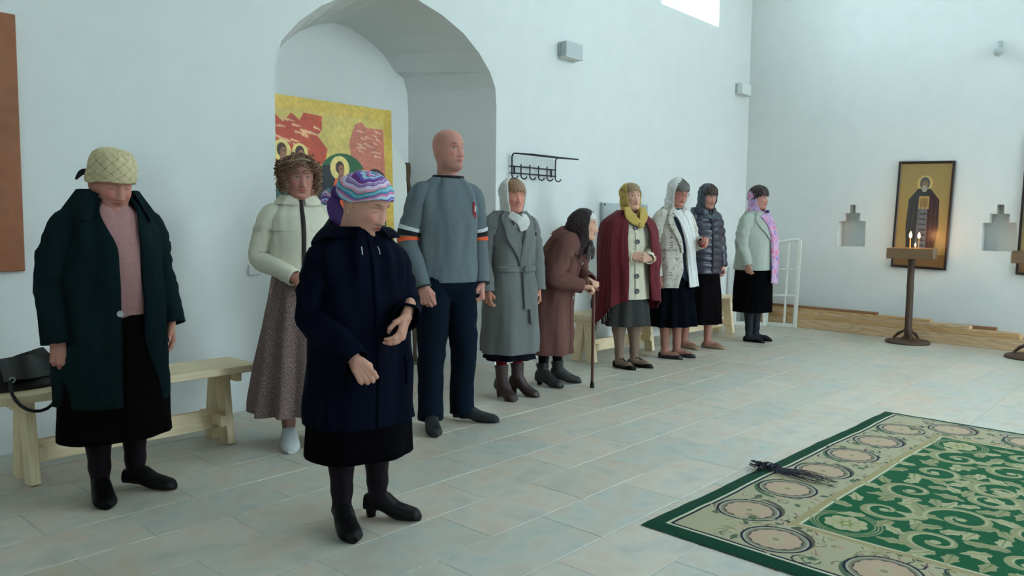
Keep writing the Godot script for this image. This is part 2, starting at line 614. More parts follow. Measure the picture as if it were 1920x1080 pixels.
func rug_image() -> ImageTexture:
	var w := 1500; var h := 1120          # 500 px to the metre
	var im := Image.create(w, h, false, Image.FORMAT_RGB8)
	var green := Color(0.055, 0.335, 0.21); var cream := Color(0.70, 0.66, 0.53); var navy := Color(0.12, 0.13, 0.20)
	var tan := Color(0.63, 0.58, 0.43); var pink := Color(0.72, 0.62, 0.53); var moss := Color(0.30, 0.40, 0.30); var pale := Color(0.78, 0.78, 0.68)
	im.fill(Color(0.045, 0.25, 0.175))
	var e := 38
	im.fill_rect(Rect2i(e, e, w - 2 * e, h - 2 * e), pale)
	im.fill_rect(Rect2i(e + 7, e + 7, w - 2 * e - 14, h - 2 * e - 14), navy)
	im.fill_rect(Rect2i(e + 13, e + 13, w - 2 * e - 26, h - 2 * e - 26), Color(0.67, 0.64, 0.53))
	# border band of scrolls and medallions
	var b := 250
	var rr := RandomNumberGenerator.new(); rr.seed = 3
	var sides := [[Vector2(b * 0.56, b * 0.56), Vector2(w - b * 0.56, b * 0.56), 6], [Vector2(b * 0.56, h - b * 0.56), Vector2(w - b * 0.56, h - b * 0.56), 6], [Vector2(b * 0.56, b * 0.56), Vector2(b * 0.56, h - b * 0.56), 4], [Vector2(w - b * 0.56, b * 0.56), Vector2(w - b * 0.56, h - b * 0.56), 4]]
	for s in sides:
		var n: int = s[2]
		var a0: Vector2 = s[0]; var a1: Vector2 = s[1]
		var dir := (a1 - a0).normalized(); var nor := Vector2(-dir.y, dir.x)
		var inward := 1.0 if nor.dot(Vector2(w, h) * 0.5 - (a0 + a1) * 0.5) > 0 else -1.0
		nor *= inward
		for k in 210:                       # small leaves all over the band
			var p := a0.lerp(a1, rr.randf()) + nor * rr.randf_range(-78, 88)
			leaf(im, p, rr.randf() * TAU, rr.randf_range(18, 40), rr.randf_range(5, 10), [tan, pink, cream, moss, cream, pink, cream][rr.randi() % 7], Color(0.40, 0.40, 0.33))
			if k % 3 == 0: line(im, arc(p, rr.randf_range(10, 22), rr.randf() * 6.0, 7.0, 10), 2.0, 1.2, [navy, moss, Color(0.45, 0.43, 0.36)][rr.randi() % 3])
		for k in n:
			var c := a0.lerp(a1, (k + 0.5) / n)
			var lip := c - nor * 14.0
			var st := 0.0 if k % 2 == 0 else PI
			scroll(im, lip, 84, 0.9, st, 6, moss if k % 2 else Color(0.36, 0.34, 0.30), 1.0)
			oval(im, lip, 70, 70, navy)
			oval(im, lip, 65, 65, Color(0.62, 0.62, 0.55))
			oval(im, lip, 60, 60, Color(0.50, 0.48, 0.41))
			oval(im, lip, 54, 54, Color(0.30, 0.29, 0.28))
			rosette(im, lip, 50, 12, pink, cream, Color(0.60, 0.52, 0.42))
			for q in 5:
				var p2 := c + nor * (62.0 + rr.randf() * 20.0) + dir * (q - 2) * 26.0
				leaf(im, p2, (nor.angle() + rr.randf_range(-0.9, 0.9)), 24, 7, [cream, pink, moss][q % 3], navy)
			dot(im, c + nor * 84.0 + dir * 30.0, 7, moss)
	# striped inner guard and the green field
	im.fill_rect(Rect2i(b - 26, b - 26, w - 2 * b + 52, 26), tan); im.fill_rect(Rect2i(b - 26, h - b, w - 2 * b + 52, 26), tan)
	im.fill_rect(Rect2i(b - 26, b - 26, 26, h - 2 * b + 52), tan); im.fill_rect(Rect2i(w - b, b - 26, 26, h - 2 * b + 52), tan)
	im.fill_rect(Rect2i(b - 9, b - 9, w - 2 * b + 18, h - 2 * b + 18), pale)
	im.fill_rect(Rect2i(b - 4, b - 4, w - 2 * b + 8, h - 2 * b + 8), moss)
	im.fill_rect(Rect2i(b, b, w - 2 * b, h - 2 * b), green)
	var fl := Color(0.57, 0.565, 0.43); var fl2 := Color(0.67, 0.645, 0.51)
	var cw := w - 2 * b; var ch := h - 2 * b
	for mx in 2:
		for my in 2:
			var sx := 1.0 if mx == 0 else -1.0; var sy := 1.0 if my == 0 else -1.0
			var o := Vector2(b if mx == 0 else w - b, b if my == 0 else h - b)
			var P := func(x: float, y: float) -> Vector2: return o + Vector2(x * sx, y * sy)
			rosette(im, P.call(70, 62), 44, 8, fl2, Color(0.45, 0.52, 0.30), Color(0.74, 0.70, 0.5))
			for ring in 3: line(im, arc(P.call(70, 62), 58 + ring * 7, 0, TAU, 40), 1.6, 1.6, fl)
			var hand := sx * sy
			for q in [[215, 95, 74, 0.2], [400, 90, 70, 2.6], [270, 235, 84, 4.0], [95, 230, 66, 3.0], [455, 245, 70, 0.0]]:
				var c: Vector2 = P.call(q[0], q[1])
				scroll(im, c, q[2], 1.25, q[3] * hand, 10, fl, hand)
				scroll(im, c + Vector2(3, 3), q[2] - 8, 1.2, q[3] * hand, 4, fl2, hand)
				for k in 8:
					var a: float = q[3] * hand + k * 0.8
					leaf(im, c + Vector2(cos(a), sin(a)) * q[2] * 0.92, a + 0.8 * hand, 62, 15, fl if k % 2 else fl2, Color(0.30, 0.42, 0.24))
				dot(im, c, 11, fl2)
	return ImageTexture.create_from_image(im)

func arc(c: Vector2, r: float, a0: float, a1: float, n: int) -> Array:
	var out := []
	for k in n + 1:
		var a := lerpf(a0, a1, float(k) / n)
		out.append(c + Vector2(cos(a), sin(a)) * r)
	return out

func painting_image() -> ImageTexture:      # a plain church picture: gold ground, red hills, green mound, robed figures
	var w := 512; var h := 800
	var im := Image.create(w, h, false, Image.FORMAT_RGB8)
	var n := FastNoiseLite.new(); n.frequency = 0.012; n.seed = 4
	im.fill(Color(0.86, 0.72, 0.33))
	im.fill_rect(Rect2i(30, 36, w - 62, h - 36), Color(0.84, 0.74, 0.40))
	var red := Color(0.77, 0.30, 0.20); var rose := Color(0.80, 0.46, 0.38)
	poly(im, PackedVector2Array([Vector2(40, 62), Vector2(84, 50), Vector2(112, 72), Vector2(140, 44), Vector2(168, 62), Vector2(182, 40), Vector2(246, 44), Vector2(244, 84), Vector2(226, 100), Vector2(262, 136), Vector2(254, 170), Vector2(200, 210), Vector2(40, 220)]), red)
	poly(im, PackedVector2Array([Vector2(366, 56), Vector2(392, 46), Vector2(412, 62), Vector2(478, 60), Vector2(480, 130), Vector2(482, 240), Vector2(340, 220), Vector2(348, 140), Vector2(342, 110)]), rose)
	var r := RandomNumberGenerator.new(); r.seed = 2
	for k in 18:
		var p := Vector2(r.randf_range(70, 220), r.randf_range(60, 140))
		line(im, [p, p + Vector2(r.randf_range(18, 44), r.randf_range(2, 9))], 3.5, 1.0, Color(0.91, 0.70, 0.52))
		p = Vector2(r.randf_range(356, 450), r.randf_range(64, 190))
		line(im, [p, p + Vector2(r.randf_range(14, 32), r.randf_range(1, 7))], 3.0, 1.0, Color(0.90, 0.66, 0.55))
	oval(im, Vector2(318, 218), 88, 74, Color(0.10, 0.36, 0.20))
	oval(im, Vector2(262, 300), 70, 120, Color(0.06, 0.09, 0.13))
	for q in [[106, 150, 30, red], [166, 154, 28, Color(0.55, 0.3, 0.2)], [96, 214, 28, Color(0.15, 0.33, 0.32)], [306, 188, 36, Color(0.90, 0.36, 0.14)]]:
		var c := Vector2(q[0], q[1])
		dot(im, c, q[2], Color(0.92, 0.82, 0.50))
		poly(im, PackedVector2Array([c + Vector2(-18, 30), c + Vector2(16, 26), c + Vector2(56, 90), c + Vector2(84, 420), c + Vector2(-80, 420), c + Vector2(-46, 100)]), q[3])
		oval(im, c + Vector2(0, -2), 16, 19, Color(0.26, 0.15, 0.11))
		poly(im, PackedVector2Array([c + Vector2(-3, 12), c + Vector2(12, 12), c + Vector2(16, 34), c + Vector2(-12, 36)]), Color(0.50, 0.31, 0.22))
		oval(im, c + Vector2(5, 5), 11, 15, Color(0.60, 0.40, 0.29))
		line(im, [c + Vector2(1, 1), c + Vector2(12, 1)], 1.2, 1.0, Color(0.28, 0.16, 0.12))
	poly(im, PackedVector2Array([Vector2(370, 190), Vector2(420, 180), Vector2(410, 300), Vector2(366, 320)]), Color(0.86, 0.44, 0.27))
	oval(im, Vector2(442, 222), 44, 40, Color(0.24, 0.14, 0.12))
	oval(im, Vector2(442, 228), 26, 30, Color(0.42, 0.24, 0.18))
	poly(im, PackedVector2Array([Vector2(380, 420), Vector2(482, 280), Vector2(482, 800), Vector2(350, 800)]), Color(0.07, 0.28, 0.20))
	im.fill_rect(Rect2i(0, 0, 30, h), Color(0.85, 0.73, 0.34)); im.fill_rect(Rect2i(w - 32, 0, 32, h), Color(0.84, 0.70, 0.28))
	for y in range(0, h, 2):
		for x in range(0, w, 2):
			var f := 1.0 + 0.10 * n.get_noise_2d(x, y) + 0.10 * n.get_noise_2d(x * 5.0, y * 5.0)
			for q in [Vector2i(x, y), Vector2i(x + 1, y), Vector2i(x, y + 1), Vector2i(x + 1, y + 1)]:
				var cc := im.get_pixel(q.x, q.y)
				im.set_pixel(q.x, q.y, Color(cc.r * f, cc.g * f, cc.b * f))
	return ImageTexture.create_from_image(im)

func icon_image() -> ImageTexture:          # a standing robed figure on a gold ground
	var w := 256; var h := 546
	var im := Image.create(w, h, false, Image.FORMAT_RGB8)
	im.fill(Color(0.62, 0.53, 0.33))
	im.fill_rect(Rect2i(0, 480, w, 66), Color(0.50, 0.38, 0.24))
	var c := Vector2(128, 0)
	oval(im, c + Vector2(0, 106), 40, 44, Color(0.76, 0.66, 0.42))
	poly(im, PackedVector2Array([Vector2(96, 132), Vector2(160, 132), Vector2(206, 190), Vector2(212, 330), Vector2(196, 470), Vector2(58, 470), Vector2(46, 330), Vector2(52, 190)]), Color(0.22, 0.24, 0.24))
	poly(im, PackedVector2Array([Vector2(150, 140), Vector2(206, 190), Vector2(212, 330), Vector2(196, 470), Vector2(150, 470)]), Color(0.25, 0.16, 0.18))
	poly(im, PackedVector2Array([Vector2(108, 200), Vector2(150, 200), Vector2(156, 460), Vector2(100, 460)]), Color(0.42, 0.44, 0.46))
	for k in 7: im.fill_rect(Rect2i(114, 262 + k * 28, 34, 8), Color(0.22, 0.24, 0.30))
	im.fill_rect(Rect2i(104, 172, 52, 68), Color(0.68, 0.58, 0.36))
	im.fill_rect(Rect2i(112, 182, 36, 48), Color(0.55, 0.46, 0.28))
	oval(im, c + Vector2(0, 104), 25, 34, Color(0.30, 0.32, 0.34))
	oval(im, c + Vector2(0, 110), 17, 24, Color(0.50, 0.42, 0.34))
	oval(im, c + Vector2(0, 132), 15, 18, Color(0.62, 0.60, 0.56))
	for k in 14: line(im, [Vector2(60 + k * 11, 200), Vector2(52 + k * 12, 465)], 1.2, 0.8, Color(0.15, 0.15, 0.17) if k % 2 else Color(0.36, 0.36, 0.36))
	return ImageTexture.create_from_image(im)

# ---------------------------------------------------------------- furnishings
func build_furnishings() -> void:
	# carpet
	var rug := thing("carpet", "green and beige carpet with scrollwork border on the tiled floor", "carpet", Vector3(2.739, 0, -1.734), -0.036)
	var rug_mat := mat("rug", Color(1, 1, 1), 0.95, {"tex": rug_image(), "rim": 0.1, "spec": 0.15})
	var rm := MB.new()
	var rl := 2.92; var rd := 2.2
	var rows := []
	var nx := 60; var nz := 44
	var wob := FastNoiseLite.new(); wob.frequency = 1.1; wob.seed = 9
	for i in nz + 1:
		var row := PackedVector3Array()
		for j in nx + 1:
			var u := float(j) / nx; var vv := 1.0 - float(i) / nz
			var edge := minf(minf(u, 1 - u) * rl, minf(vv, 1 - vv) * rd)
			row.append(Vector3(u * rl + 0.012 * wob.get_noise_2d(0, vv * 4), 0.004 + 0.008 * clampf(edge / 0.03, 0, 1) + 0.004 * absf(wob.get_noise_2d(u * 4, vv * 4)), vv * rd + 0.015 * wob.get_noise_2d(u * 4, 9)))
		rows.append(row)
	rm.grid(rows)
	for j in nx:                                            # bound edge down to the floor
		for s in [0, nz]:
			var a: Vector3 = rows[s][j]; var b: Vector3 = rows[s][j + 1]
			rm.quad(Vector3(a.x, 0.001, a.z), Vector3(b.x, 0.001, b.z), b, a)
	put(rm, "pile", rug_mat, rug)
	var tuft := thing("yarn_tassel", "dark frayed tassel of yarn lying across the carpet edge", "tassel", Vector3(3.81, 0.016, -1.66))
	var tr := RandomNumberGenerator.new(); tr.seed = 12
	var dark_yarn := mat("dark_yarn", Color(0.15, 0.14, 0.20), 0.9)
	var knot := MB.new()
	for k in 46:
		var a := tr.randf() * TAU
		var p := Vector3(tr.randf_range(-0.035, 0.03), 0.004 + tr.randf() * 0.012, tr.randf_range(-0.06, 0.05))
		knot.tube([p, p + Vector3(cos(a) * 0.03, 0.008, sin(a) * 0.03), p + Vector3(cos(a + 0.6) * 0.055, 0.0, sin(a + 0.6) * 0.055)], [0.003, 0.004, 0.0015], 4)
	put(knot, "knot", dark_yarn, tuft)
	for k in 11:
		var st := MB.new()
		var off := (k - 5.0) / 5.0
		var l := tr.randf_range(0.24, 0.38)
		var pts := []
		for q in 9:
			var t := q / 8.0
			pts.append(Vector3(off * 0.085 * sin(t * 2.2) + tr.randf_range(-0.004, 0.004), 0.004 + 0.006 * sin(t * PI), 0.02 + l * t))
		st.tube(pts, [0.003, 0.003, 0.0028, 0.0026, 0.0024, 0.002, 0.0018, 0.0014, 0.001], 5)
		put(st, "strand", dark_yarn, tuft)

	build_bench(1.02, 2.31, -4.225, "pale pine bench with a black handbag on it, behind the woman in dark green coat")
	build_bench(5.66, 6.95, -4.33, "pale pine bench against the wall behind the woman in red poncho")
	build_bench(7.31, 8.80, -4.37, "pale pine bench standing beside the black skirted women near the corner")
	build_handbag()
	# dark bag on the second bench
	var bag := thing("shopping_bag", "small black bag set down on the bench behind the walking stick", "bag", Vector3(6.02, 0.452, -4.30), 0.2)
	var sb := MB.new()
	sb.grid(blob_rows(Vector3(0, 0.085, 0), Vector3(0.13, 0.085, 0.08), 2.8, 12, 20), true)
	put(sb, "body", mats["leather"], bag)
	var sh := MB.new()
	sh.tube([Vector3(-0.07, 0.15, 0), Vector3(-0.05, 0.20, 0.01), Vector3(0, 0.22, 0.015), Vector3(0.05, 0.20, 0.01), Vector3(0.07, 0.15, 0)], [0.006, 0.006, 0.006, 0.006, 0.006], 6)
	put(sh, "handle", mats["leather"], bag)

	# picture standing in the niche
	var pic := thing("panel_painting", "large gold and red painted panel of robed figures standing in the niche", "painting", Vector3(3.675, 0, -5.30), 0.0)
	var pb := MB.new()
	pb.box(at(Vector3(0, 1.12, 0)), Vector3(1.36, 2.24, 0.035))
	put(pb, "panel", mat("picture_edge", Color(0.72, 0.60, 0.28), 0.6), pic)
	var pf := MB.new()
	pf.quad(Vector3(-0.678, 0.002, 0.0185), Vector3(0.678, 0.002, 0.0185), Vector3(0.678, 2.238, 0.0185), Vector3(-0.678, 2.238, 0.0185))
	put(pf, "picture", mat("picture", Color(1, 1, 1), 0.55, {"tex": painting_image()}), pic)
	pic.rotation = Vector3(-0.035, 0, 0)
	# white board with a splintered edge beside it
	var bd := thing("broken_board", "white board with a splintered brown edge leaning beside the painted panel", "board", Vector3(4.50, 0, -5.40), 0.0)
	var bo := PackedVector2Array([Vector2(-0.2, 0.0), Vector2(0.13, 0.0), Vector2(0.12, 1.80), Vector2(0.02, 1.92), Vector2(-0.06, 2.02), Vector2(-0.2, 2.05)])
	put(extrude(bo, 0.02), "sheet", mats["white_paint"], bd)
	var jag := PackedVector2Array()
	var jr := RandomNumberGenerator.new(); jr.seed = 6
	for k in 24: jag.append(Vector2(0.12 + jr.randf_range(-0.012, 0.02), k / 23.0 * 1.82))
	for k in 24: jag.append(Vector2(0.185 + jr.randf_range(-0.03, 0.012), (23 - k) / 23.0 * 1.82))
	put(extrude(jag, 0.035), "splintered_edge", mat("splinter", Color(0.42, 0.35, 0.26), 0.9, {"tex": texes["speck"], "tri": 3.0}), bd)
	bd.rotation.x = -0.05

	# brown board on the wall at the left
	var brown := MB.new()
	brown.box(at(Vector3(0.92, 1.66, WALL_Z + 0.022)), Vector3(0.85, 1.345, 0.04))
	tag(put(brown, "notice_board", mats["brown_board"]), "plain brown wooden board hung on the white wall", "board")
	# socket
	var so := thing("wall_socket", "small white double socket on the wall beside the niche", "socket", Vector3(2.707, 0.945, WALL_Z))
	var s1 := MB.new()
	s1.box(at(Vector3(0, 0, 0.008)), Vector3(0.09, 0.07, 0.016), 0.004)
	put(s1, "plate", mats["white_plastic"], so)
	for s in [-1, 1]:
		var s2 := MB.new()
		s2.lathe(Transform3D(Basis(Vector3.RIGHT, PI / 2), Vector3(s * 0.021, 0, 0.016)), [[0.0, -0.002], [0.012, -0.002], [0.015, 0.0], [0.017, 0.002], [0.018, 0.0]], 16)
		put(s2, "outlet", mats["white_plastic"], so)
	# grey panel behind the woman in the poncho
	var gp := thing("wall_panel", "flat grey panel fixed to the wall behind the mustard headscarf", "panel", Vector3(7.07, 1.30, WALL_Z))
	var g1 := MB.new(); g1.box(at(Vector3(0, 0, 0.02)), Vector3(0.86, 0.42, 0.04), 0.006)
	put(g1, "door", mats["grey_plastic"], gp)
	var g2 := MB.new(); g2.box(at(Vector3(-0.4, 0.19, 0.043)), Vector3(0.02, 0.02, 0.006), 0.002)
	put(g2, "screw", mats["iron"], gp)
	# box lamps on the wall
	wall_lamp(Vector3(6.045, 2.94, WALL_Z), "grey_plastic", "grey box wall lamp above the iron coat rack")
	wall_lamp(Vector3(9.72, 3.07, WALL_Z), "wall", "white box wall lamp close to the corner of the walls")
	# small camera on the far wall
	var ec := thing("wall_camera", "small grey ball camera on a bracket high on the far wall", "camera", Vector3(FAR_X, 3.2, -1.885), -PI / 2)
	var e1 := MB.new(); e1.box(at(Vector3(0, 0.06, 0.012)), Vector3(0.05, 0.12, 0.024)); e1.tube([Vector3(0, 0.09, 0.02), Vector3(0, 0.09, 0.07), Vector3(0, 0.03, 0.09)], [0.01, 0.01, 0.01], 8)
	put(e1, "bracket", mats["grey_plastic"], ec)
	var e2 := MB.new(); e2.grid(blob_rows(Vector3(0, -0.01, 0.09), Vector3(0.05, 0.05, 0.05), 2.0, 10, 16), true)
	put(e2, "ball", mats["grey_plastic"], ec)

	# cable along the foot of the niche
	var cb := MB.new()
	cb.tube(smooth_path([Vector3(4.36, 0.006, -5.32), Vector3(4.48, 0.006, -5.30), Vector3(4.62, 0.006, -5.31), Vector3(4.76, 0.006, -5.26)], 20), smooth_list([0.006, 0.006, 0.006, 0.006], 20), 8)
	tag(put(cb, "cable", mats["iron"]), "thin black cable lying on the floor inside the niche", "cable")

	build_rack()
	build_planks()
	build_frames()
	build_icon("framed_icon", Vector3(FAR_X - 0.02, 1.43, -2.572), 0.6, 1.25, 0.033, "dark framed icon of a robed figure on gold behind the lit candle stand")
	build_icon("framed_icon", Vector3(FAR_X - 0.02, 1.535, -1.29), 0.62, 1.52, 0.02, "dark framed gold icon hung beside the stepped wall recess at the picture's border")
	build_stand(Vector3(9.36, 0, -2.50), 0.45, true, "brown candle stand with three burning candles on a round base")
	build_stand(Vector3(9.10, 0, -1.30), 0.42, false, "unlit brown candle stand past the end of the plank stack")

func extrude(pts: PackedVector2Array, t: float) -> MB:       # outline in xy, thickness along z
	var mb := MB.new()
	var n := pts.size()
	var cw := Geometry2D.is_polygon_clockwise(pts)
	for s in [1.0, -1.0]:
		var b := mb.v.size()
		for p in pts: mb.vert(Vector3(p.x, p.y, s * t * 0.5), p)
		var idx := Geometry2D.triangulate_polygon(pts)
		for k in range(0, idx.size(), 3):
			var a := mb.v[b + idx[k]]; var c := mb.v[b + idx[k + 1]]; var d := mb.v[b + idx[k + 2]]
			if ((d - a).cross(c - a)).z * s > 0: mb.tri(b + idx[k], b + idx[k + 1], b + idx[k + 2])
			else: mb.tri(b + idx[k], b + idx[k + 2], b + idx[k + 1])
	for k in n:
		var p := pts[k]; var q := pts[(k + 1) % n]
		if cw:
			var sw := p; p = q; q = sw
		mb.quad(Vector3(p.x, p.y, -t * 0.5), Vector3(p.x, p.y, t * 0.5), Vector3(q.x, q.y, t * 0.5), Vector3(q.x, q.y, -t * 0.5))
	return mb

func blob_rows(c: Vector3, r: Vector3, n: float, ni: int, nj: int) -> Array:   # rounded solid, exponent n squares it up
	var rows := []
	for i in ni + 1:
		var t := -PI / 2 + PI * i / ni
		var row := PackedVector3Array()
		var cy := pw(cos(t), 2.0 / n); var sy := pw(sin(t), 2.0 / n)
		for j in nj:
			var a := TAU * j / nj
			row.append(c + Vector3(r.x * cy * pw(sin(a), 2.0 / n), r.y * sy, r.z * cy * pw(cos(a), 2.0 / n)))
		rows.append(row)
	return rows

func pw(x: float, e: float) -> float:
	return signf(x) * pow(absf(x), e)

func plank(t: Transform3D, s: Vector3, bev := 0.003) -> MB:      # grain runs along the longest side
	var mb := MB.new()
	mb.box(t, s, bev)
	var k := s.max_axis_index()
	var inv := t.affine_inverse()
	var o := fmod(absf(t.origin.x * 3.7 + t.origin.y * 5.1 + t.origin.z * 2.3), 1.0)
	for i in mb.v.size():
		var p := inv * mb.v[i]
		var across: float = p[(k + 1) % 3] + p[(k + 2) % 3]
		mb.uv[i] = Vector2(across * 3.0 + o, p[k] * 0.5 + o * 2.0)
	return mb

func build_bench(x0: float, x1: float, zc: float, label: String) -> void:
	var b := thing("wooden_bench", label, "bench", Vector3((x0 + x1) / 2, 0, zc), 0, "pine benches along the wall")
	var l := x1 - x0
	for s in [-1, 1]:
		put(plank(at(Vector3(0, 0.43, s * 0.0885)), Vector3(l, 0.04, 0.175)), "seat_board", mats["pine"], b)
		var e := MB.new()
		e.box(at(Vector3(l / 2 + 0.001, 0.43, s * 0.0885)), Vector3(0.004, 0.038, 0.172), 0.001)
		put(e, "end_grain", mats["pine_end"], b)
		for q in [-1, 1]:
			var tilt := Basis(Vector3.RIGHT, -q * 0.13)
			put(plank(at(Vector3(s * (l / 2 - 0.15), 0.205, q * 0.065), tilt), Vector3(0.045, 0.415, 0.095)), "leg", mats["pine"], b)
		put(plank(at(Vector3(s * (l / 2 - 0.105), 0.385, 0)), Vector3(0.035, 0.05, 0.30)), "cleat", mats["pine"], b)
		put(plank(at(Vector3(s * (l / 2 - 0.19), 0.14, 0)), Vector3(0.035, 0.06, 0.26)), "cross_rail", mats["pine"], b)
	put(plank(at(Vector3(0, 0.135, 0)), Vector3(l - 0.30, 0.11, 0.035)), "stretcher", mats["pine"], b)

func build_handbag() -> void:
	var b := thing("handbag", "black leather handbag with looped handles slumped on the bench end", "handbag", Vector3(1.19, 0.452, -4.235), 0.15)
	var body := MB.new()
	var rows := []
	for i in 15:
		var t := i / 14.0
		var row := PackedVector3Array()
		var hy := 0.155 * t
		var rx := 0.165 * (1.0 - 0.42 * t * t)
		var rz := 0.075 * (1.0 - 0.75 * t)
		if i == 0: rx = 0.15; rz = 0.065
		for j in 28:
			var a := TAU * j / 28
			var f := 1.0 + 0.05 * sin(5 * a + 3 * t) + 0.03 * sin(9 * a)
			row.append(Vector3(pw(sin(a), 0.8) * rx * f, hy + 0.03 * t * sin(a * 1.0 + 0.5), pw(cos(a), 0.8) * rz * f - 0.03 * t))
		rows.append(row)
	body.grid(rows, true)
	body.fan(rows[14], Vector3(0, 0.155, -0.03), true)
	put(body, "body", mats["leather"], b)
	var fl := MB.new()
	var fr := []
	for i in 7:
		var t := i / 6.0
		var row := PackedVector3Array()
		for j in 15:
			var u := j / 14.0 * 2 - 1
			row.append(Vector3(u * 0.135 * (1 - 0.1 * t), 0.055 + 0.10 * t, 0.072 - 0.075 * t + 0.006 * cos(u * 6)))
		fr.append(row)
	fl.grid(fr)
	put(fl, "flap", mats["leather"], b)
	var h1 := MB.new(); var p1 := []; var r1 := []
	for k in 15:                                             # strap that hangs below the seat edge
		var a := lerpf(-0.35, PI + 0.35, k / 14.0)
		p1.append(Vector3(-0.04 + cos(a) * 0.105, 0.035 - sin(a) * 0.115, 0.165 + 0.04 * sin(a)))
		r1.append(0.008)
	h1.tube(p1, r1, 8)
	put(h1, "strap", mats["leather"], b)
	var h2 := MB.new(); var p2 := []; var r2 := []
	for k in 15:
		var a := lerpf(0.3, TAU - 0.3, k / 14.0)
		p2.append(Vector3(-0.175 - 0.055 * (1.0 - cos(a)) * 0.5 - 0.02 + 0.055 * cos(a), 0.06 + 0.05 * sin(a), 0.02 + 0.02 * cos(a)))
		r2.append(0.008)
	h2.tube(p2, r2, 8)
	put(h2, "handle", mats["leather"], b)
	for s in [-1, 1]:
		var rg := MB.new(); var pr := []; var rr := []
		for k in 13:
			var a := TAU * k / 12
			pr.append(Vector3(0.10 * s + cos(a) * 0.012, 0.06 + sin(a) * 0.012, 0.078)); rr.append(0.0025)
		rg.tube(pr, rr, 6)
		put(rg, "ring", mats["grey_plastic"], b)

func wall_lamp(p: Vector3, m: String, label: String) -> void:
	var o := thing("wall_lamp", label, "lamp", p)
	var b := MB.new()
	b.box(at(Vector3(0, 0, 0.05)), Vector3(0.26, 0.145, 0.10), 0.004)
	put(b, "housing", mats[m], o)
	var e := MB.new()
	e.box(at(Vector3(0, -0.071, 0.05)), Vector3(0.275, 0.004, 0.105), 0.001)
	put(e, "diffuser", mats["white_plastic"], o)
	var k := MB.new()
	k.box(at(Vector3(-0.131, 0, 0.02)), Vector3(0.006, 0.12, 0.03), 0.001)
	put(k, "mounting_clip", mats["grey_plastic"], o)

func build_rack() -> void:
	var o := thing("coat_rack", "black wrought iron coat rack with hooks and a top shelf", "rack", Vector3(5.55, 1.80, WALL_Z))
	var x0 := -0.31; var x1 := 0.31
	for y in [-0.005, -0.065]:
		var r := MB.new(); r.tube([Vector3(x0 - 0.02, y, 0.03), Vector3(x1 + 0.01, y, 0.03)], [0.0065, 0.0065], 8)
		put(r, "rail", mats["iron"], o)
	for k in 6:
		var x := lerpf(x0, x1, k / 5.0)
		var h := MB.new(); var pts := []; var rr := []
		pts.append(Vector3(x, 0.02 if k in [1, 2, 3, 4] else 0.0, 0.03))
		pts.append(Vector3(x, -0.075, 0.03))
		for q in 8:
			var a := PI + PI * 0.85 * q / 7.0
			pts.append(Vector3(x, -0.080 + sin(a) * 0.036, 0.068 + cos(a) * 0.038))
		for q in pts.size(): rr.append(0.006)
		h.tube(pts, rr, 8)
		put(h, "hook", mats["iron"], o)
	for x in [x0, x1]:
		var a := MB.new(); var pts := [Vector3(x, 0.0, 0.03), Vector3(x, 0.06, 0.03)]
		for q in 6:
			var g := PI - PI / 2 * q / 5.0
			pts.append(Vector3(x, 0.072 + sin(g) * 0.035, 0.065 + cos(g) * 0.035))
		pts.append(Vector3(x, 0.082, 0.30))
		var rr := []
		for q in pts.size(): rr.append(0.0065)
		a.tube(pts, rr, 8)
		put(a, "side_arm", mats["iron"], o)
		var w := MB.new(); w.tube([Vector3(x * 0.85, -0.075, 0.018), Vector3(x * 0.85, 0.0, 0.018)], [0.008, 0.008], 8)
		put(w, "wall_bracket", mats["iron"], o)
	for q in 4:
		var r := MB.new()
		var z := lerpf(0.07, 0.30, q / 3.0)
		var y := lerpf(0.106, 0.082, q / 3.0)
		r.tube([Vector3(x0 - 0.005, y, z), Vector3(x1 + 0.005, y, z)], [0.006, 0.006], 8)
		put(r, "shelf_bar", mats["iron"], o)

func build_planks() -> void:
	# timber stacked along the foot of the far wall: [front x at far end, front x at near end, y, z far, z near, thickness, width, colour]
	var a := [
		[9.86, 9.50, 0.0, -4.60, -1.42, 0.12, 0.13, 0], [9.865, 9.865, 0.0, -2.90, -1.36, 0.10, 0.11, 1],
		[9.865, 9.515, 0.121, -4.58, -1.47, 0.06, 0.12, 2], [9.87, 9.87, 0.101, -2.85, -1.60, 0.05, 0.10, 1],
		[9.875, 9.575, 0.182, -4.58, -1.95, 0.035, 0.11, 0], [9.875, 9.875, 0.152, -2.80, -1.75, 0.04, 0.09, 3],
		[9.885, 9.63, 0.218, -4.56, -2.35, 0.03, 0.09, 2], [9.89, 9.70, 0.249, -4.5, -2.95, 0.028, 0.075, 3]]
	for k in a.size():
		var q = a[k]
		var p0 := Vector3(q[0], q[2], q[3]); var p1 := Vector3(q[1], q[2], q[4])
		var d := p1 - p0
		var bas := turn_y(atan2(d.x, d.z))
		var mid := (p0 + p1) * 0.5 + bas * Vector3(q[6] * 0.5, q[5] * 0.5, 0)
		var what = ["lowest square timber", "square timber next to the wall", "broad plank on the lowest timber", "plank lying second from the wall", "pale batten in the middle of the pile", "dark batten against the wall", "thin upper lath", "thin dark topmost lath"][k]
		var o := put(plank(at(mid, bas), Vector3(q[6], q[5], d.length()), 0.004), "plank", mats["plank%d" % q[7]])
		tag(o, what + " stacked along the foot of the far wall", "plank", "timber stacked along the far wall")

